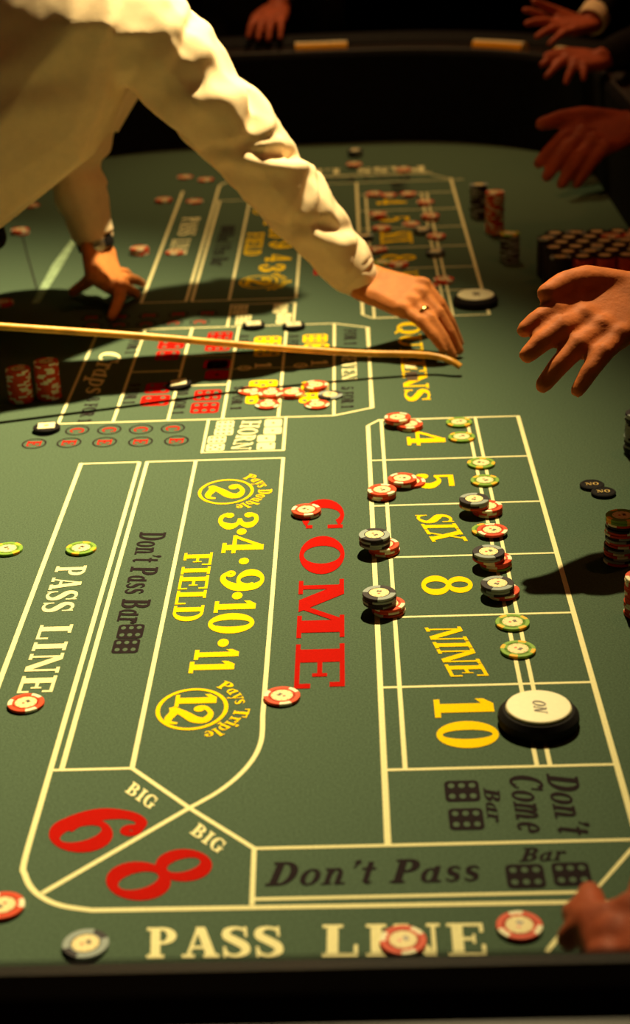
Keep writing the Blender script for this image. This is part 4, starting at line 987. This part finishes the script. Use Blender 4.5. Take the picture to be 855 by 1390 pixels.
# far player, hand resting on the far rail
w0 = AY(345, 22, 4.68); k0 = AY(362, 28, 4.63)
player('player in dark clothes behind the far rail, one hand resting left of the rail chips', (-0.22, 5.02), AY(430, -90, 4.90), AY(395, -20, 4.86), AY(375, 14, 4.74), AY(366, 24, 4.66), V3((0, -0.25, 0.95)),
       [AY(337, 50, 4.60), AY(350, 53, 4.58), AY(364, 54, 4.58), AY(380, 52, 4.59)], AY(345, 38, 4.64), 1, 'black_cloth', sleeve_to=0.55, s=1.15, torso_top=0.66)
# far right player, two hands over the rail with a pale cuff
player('player at the far right rail in dark clothes with pale cuff, both hands over it', (0.98, 4.55), AY(860, -110, 4.45), AY(850, -40, 4.38), AY(800, 32, 4.20), AY(762, 36, 4.12), V3((-0.3, -0.5, 0.8)),
       [AY(712, 14, 4.10), AY(715, 32, 4.06), AY(728, 50, 4.04), AY(745, 60, 4.04)], AY(725, 2, 4.14), 1, 'black_cloth', facing=(-1, -0.35), sleeve_to=0.80, s=1.1, torso_top=0.66, bulge=0.15, cuffm='shirt',
       second=(AY(900, -60, 4.25), AY(890, 50, 4.10), AY(812, 82, 3.98), AY(775, 82, 3.93), V3((-0.3, -0.5, 0.8)), [AY(735, 88, 3.90), AY(742, 104, 3.88), AY(768, 112, 3.88), AY(792, 108, 3.88)], AY(742, 76, 3.92), 1))
# right player whose raised hand crosses the corner of the table
player('player on the right in black, raised hand hanging over the felt beyond the chip bank', (1.02, 3.72), AY(1010, -20, 3.62), AY(960, 105, 3.52), AY(858, 172, 3.42), AY(798, 188, 3.37), V3((-0.3, -0.6, 0.75)),
       [AY(731, 222, 3.33), AY(742, 240, 3.31), AY(762, 250, 3.31), AY(783, 250, 3.32)], AY(735, 168, 3.37), 1, 'dark_red_cloth', facing=(-1, -0.1), sleeve_to=0.80, s=1.3, bulge=0.18, rs=1.25)
# near right player, big blurred hand
player('player on the right in dark red, hand held high over the felt with open fingers', (0.98, 2.15), AY(1130, 150, 2.15), AY(1040, 310, 2.12), AY(880, 400, 2.06), AY(802, 440, 2.01), V3((-0.15, -0.60, 0.80)),
       [AY(712, 448, 1.99), AY(716, 482, 1.96), AY(737, 523, 1.94), AY(784, 530, 1.93)], AY(742, 398, 2.02), 1, 'dark_red_cloth', facing=(-1, 0), sleeve_to=0.75, s=1.25, bulge=0.22, rs=1.28, skin='skin_tan')
# the stickman, outside the frame on the left, whose stick reaches in
e_ = AY(-255, 424, 2.40)
player('person at the left rail outside the frame, gripping the end of the dice stick', (-1.32, 2.28), V3((-1.12, 2.36, 0.55)), V3((-1.02, 2.40, 0.42)), e_+V3((-0.07, -0.012, 0.045)), e_+V3((0.015, -0.010, 0.034)), V3((0.1, -0.1, 1)),
       [e_+V3((0.040, 0.018, -0.014)), e_+V3((0.028, 0.016, -0.018)), e_+V3((0.012, 0.014, -0.020)), e_+V3((-0.004, 0.012, -0.020))], e_+V3((0.03, -0.022, -0.004)), -1, 'black_cloth', facing=(1, 0.1), sleeve_to=0.85, bulge=0.55)
# nearest player, only the back of a hand at the corner
player('nearest player at the right corner, only the back of a hand showing', (1.03, 0.95), V3((0.88, 0.98, 0.56)), V3((0.70, 0.98, 0.42)), AY(930, 1265, 1.02), AY(850, 1255, 1.05), V3((-0.1, -0.3, 0.9)),
       [AY(800, 1212, 1.12), AY(778, 1240, 1.10), AY(770, 1275, 1.07), AY(790, 1315, 1.04)], AY(880, 1185, 1.10), -1, 'dark_red_cloth', facing=(-1, 0.1), sleeve_to=0.75, s=1.25, bulge=0.18, rs=1.2)

# ------------------------------------------------------------------ chips lying in the rail groove
def rail_run(px0, px1, n, color, label, grp, Yr=None):
    for i in range(n):
        t = i/(n-1) if n > 1 else 0
        x = px0+(px1-px0)*t
        o = chip(color, (x, Y1+0.051, 0.2386), f'{color} chip on edge, {ORL[i]} in {label}', grp, full=False)
        o.rotation_euler = (0, PI/2, 0); o.location.x = x
rail_run(-0.13, 0.002, 30, 'yellow', 'the left row on the far rail', 'chips left on the far rail')
def rail_arc(a0, a1, n, color, label, grp):
    cx, cy, r = X1-RAD, Y1-RAD, RAD+0.051
    for i in range(n):
        a = math.radians(a0+(a1-a0)*i/(n-1))
        o = chip(color, (cx+r*math.cos(a), cy+r*math.sin(a), 0.2386), f'{color} chip on edge, {ORL[i]} in {label}', grp, full=False)
        o.rotation_euler = (0, PI/2, a-PI/2)
rail_arc(63, 48, 30, 'yellow', 'the row at the far right rail corner', 'chips at the far right rail corner')
rail_arc(36, 29, 12, 'yellow', 'the short row under the right hands', 'chips in the short row on the right rail')
print('chips', NCH[0])
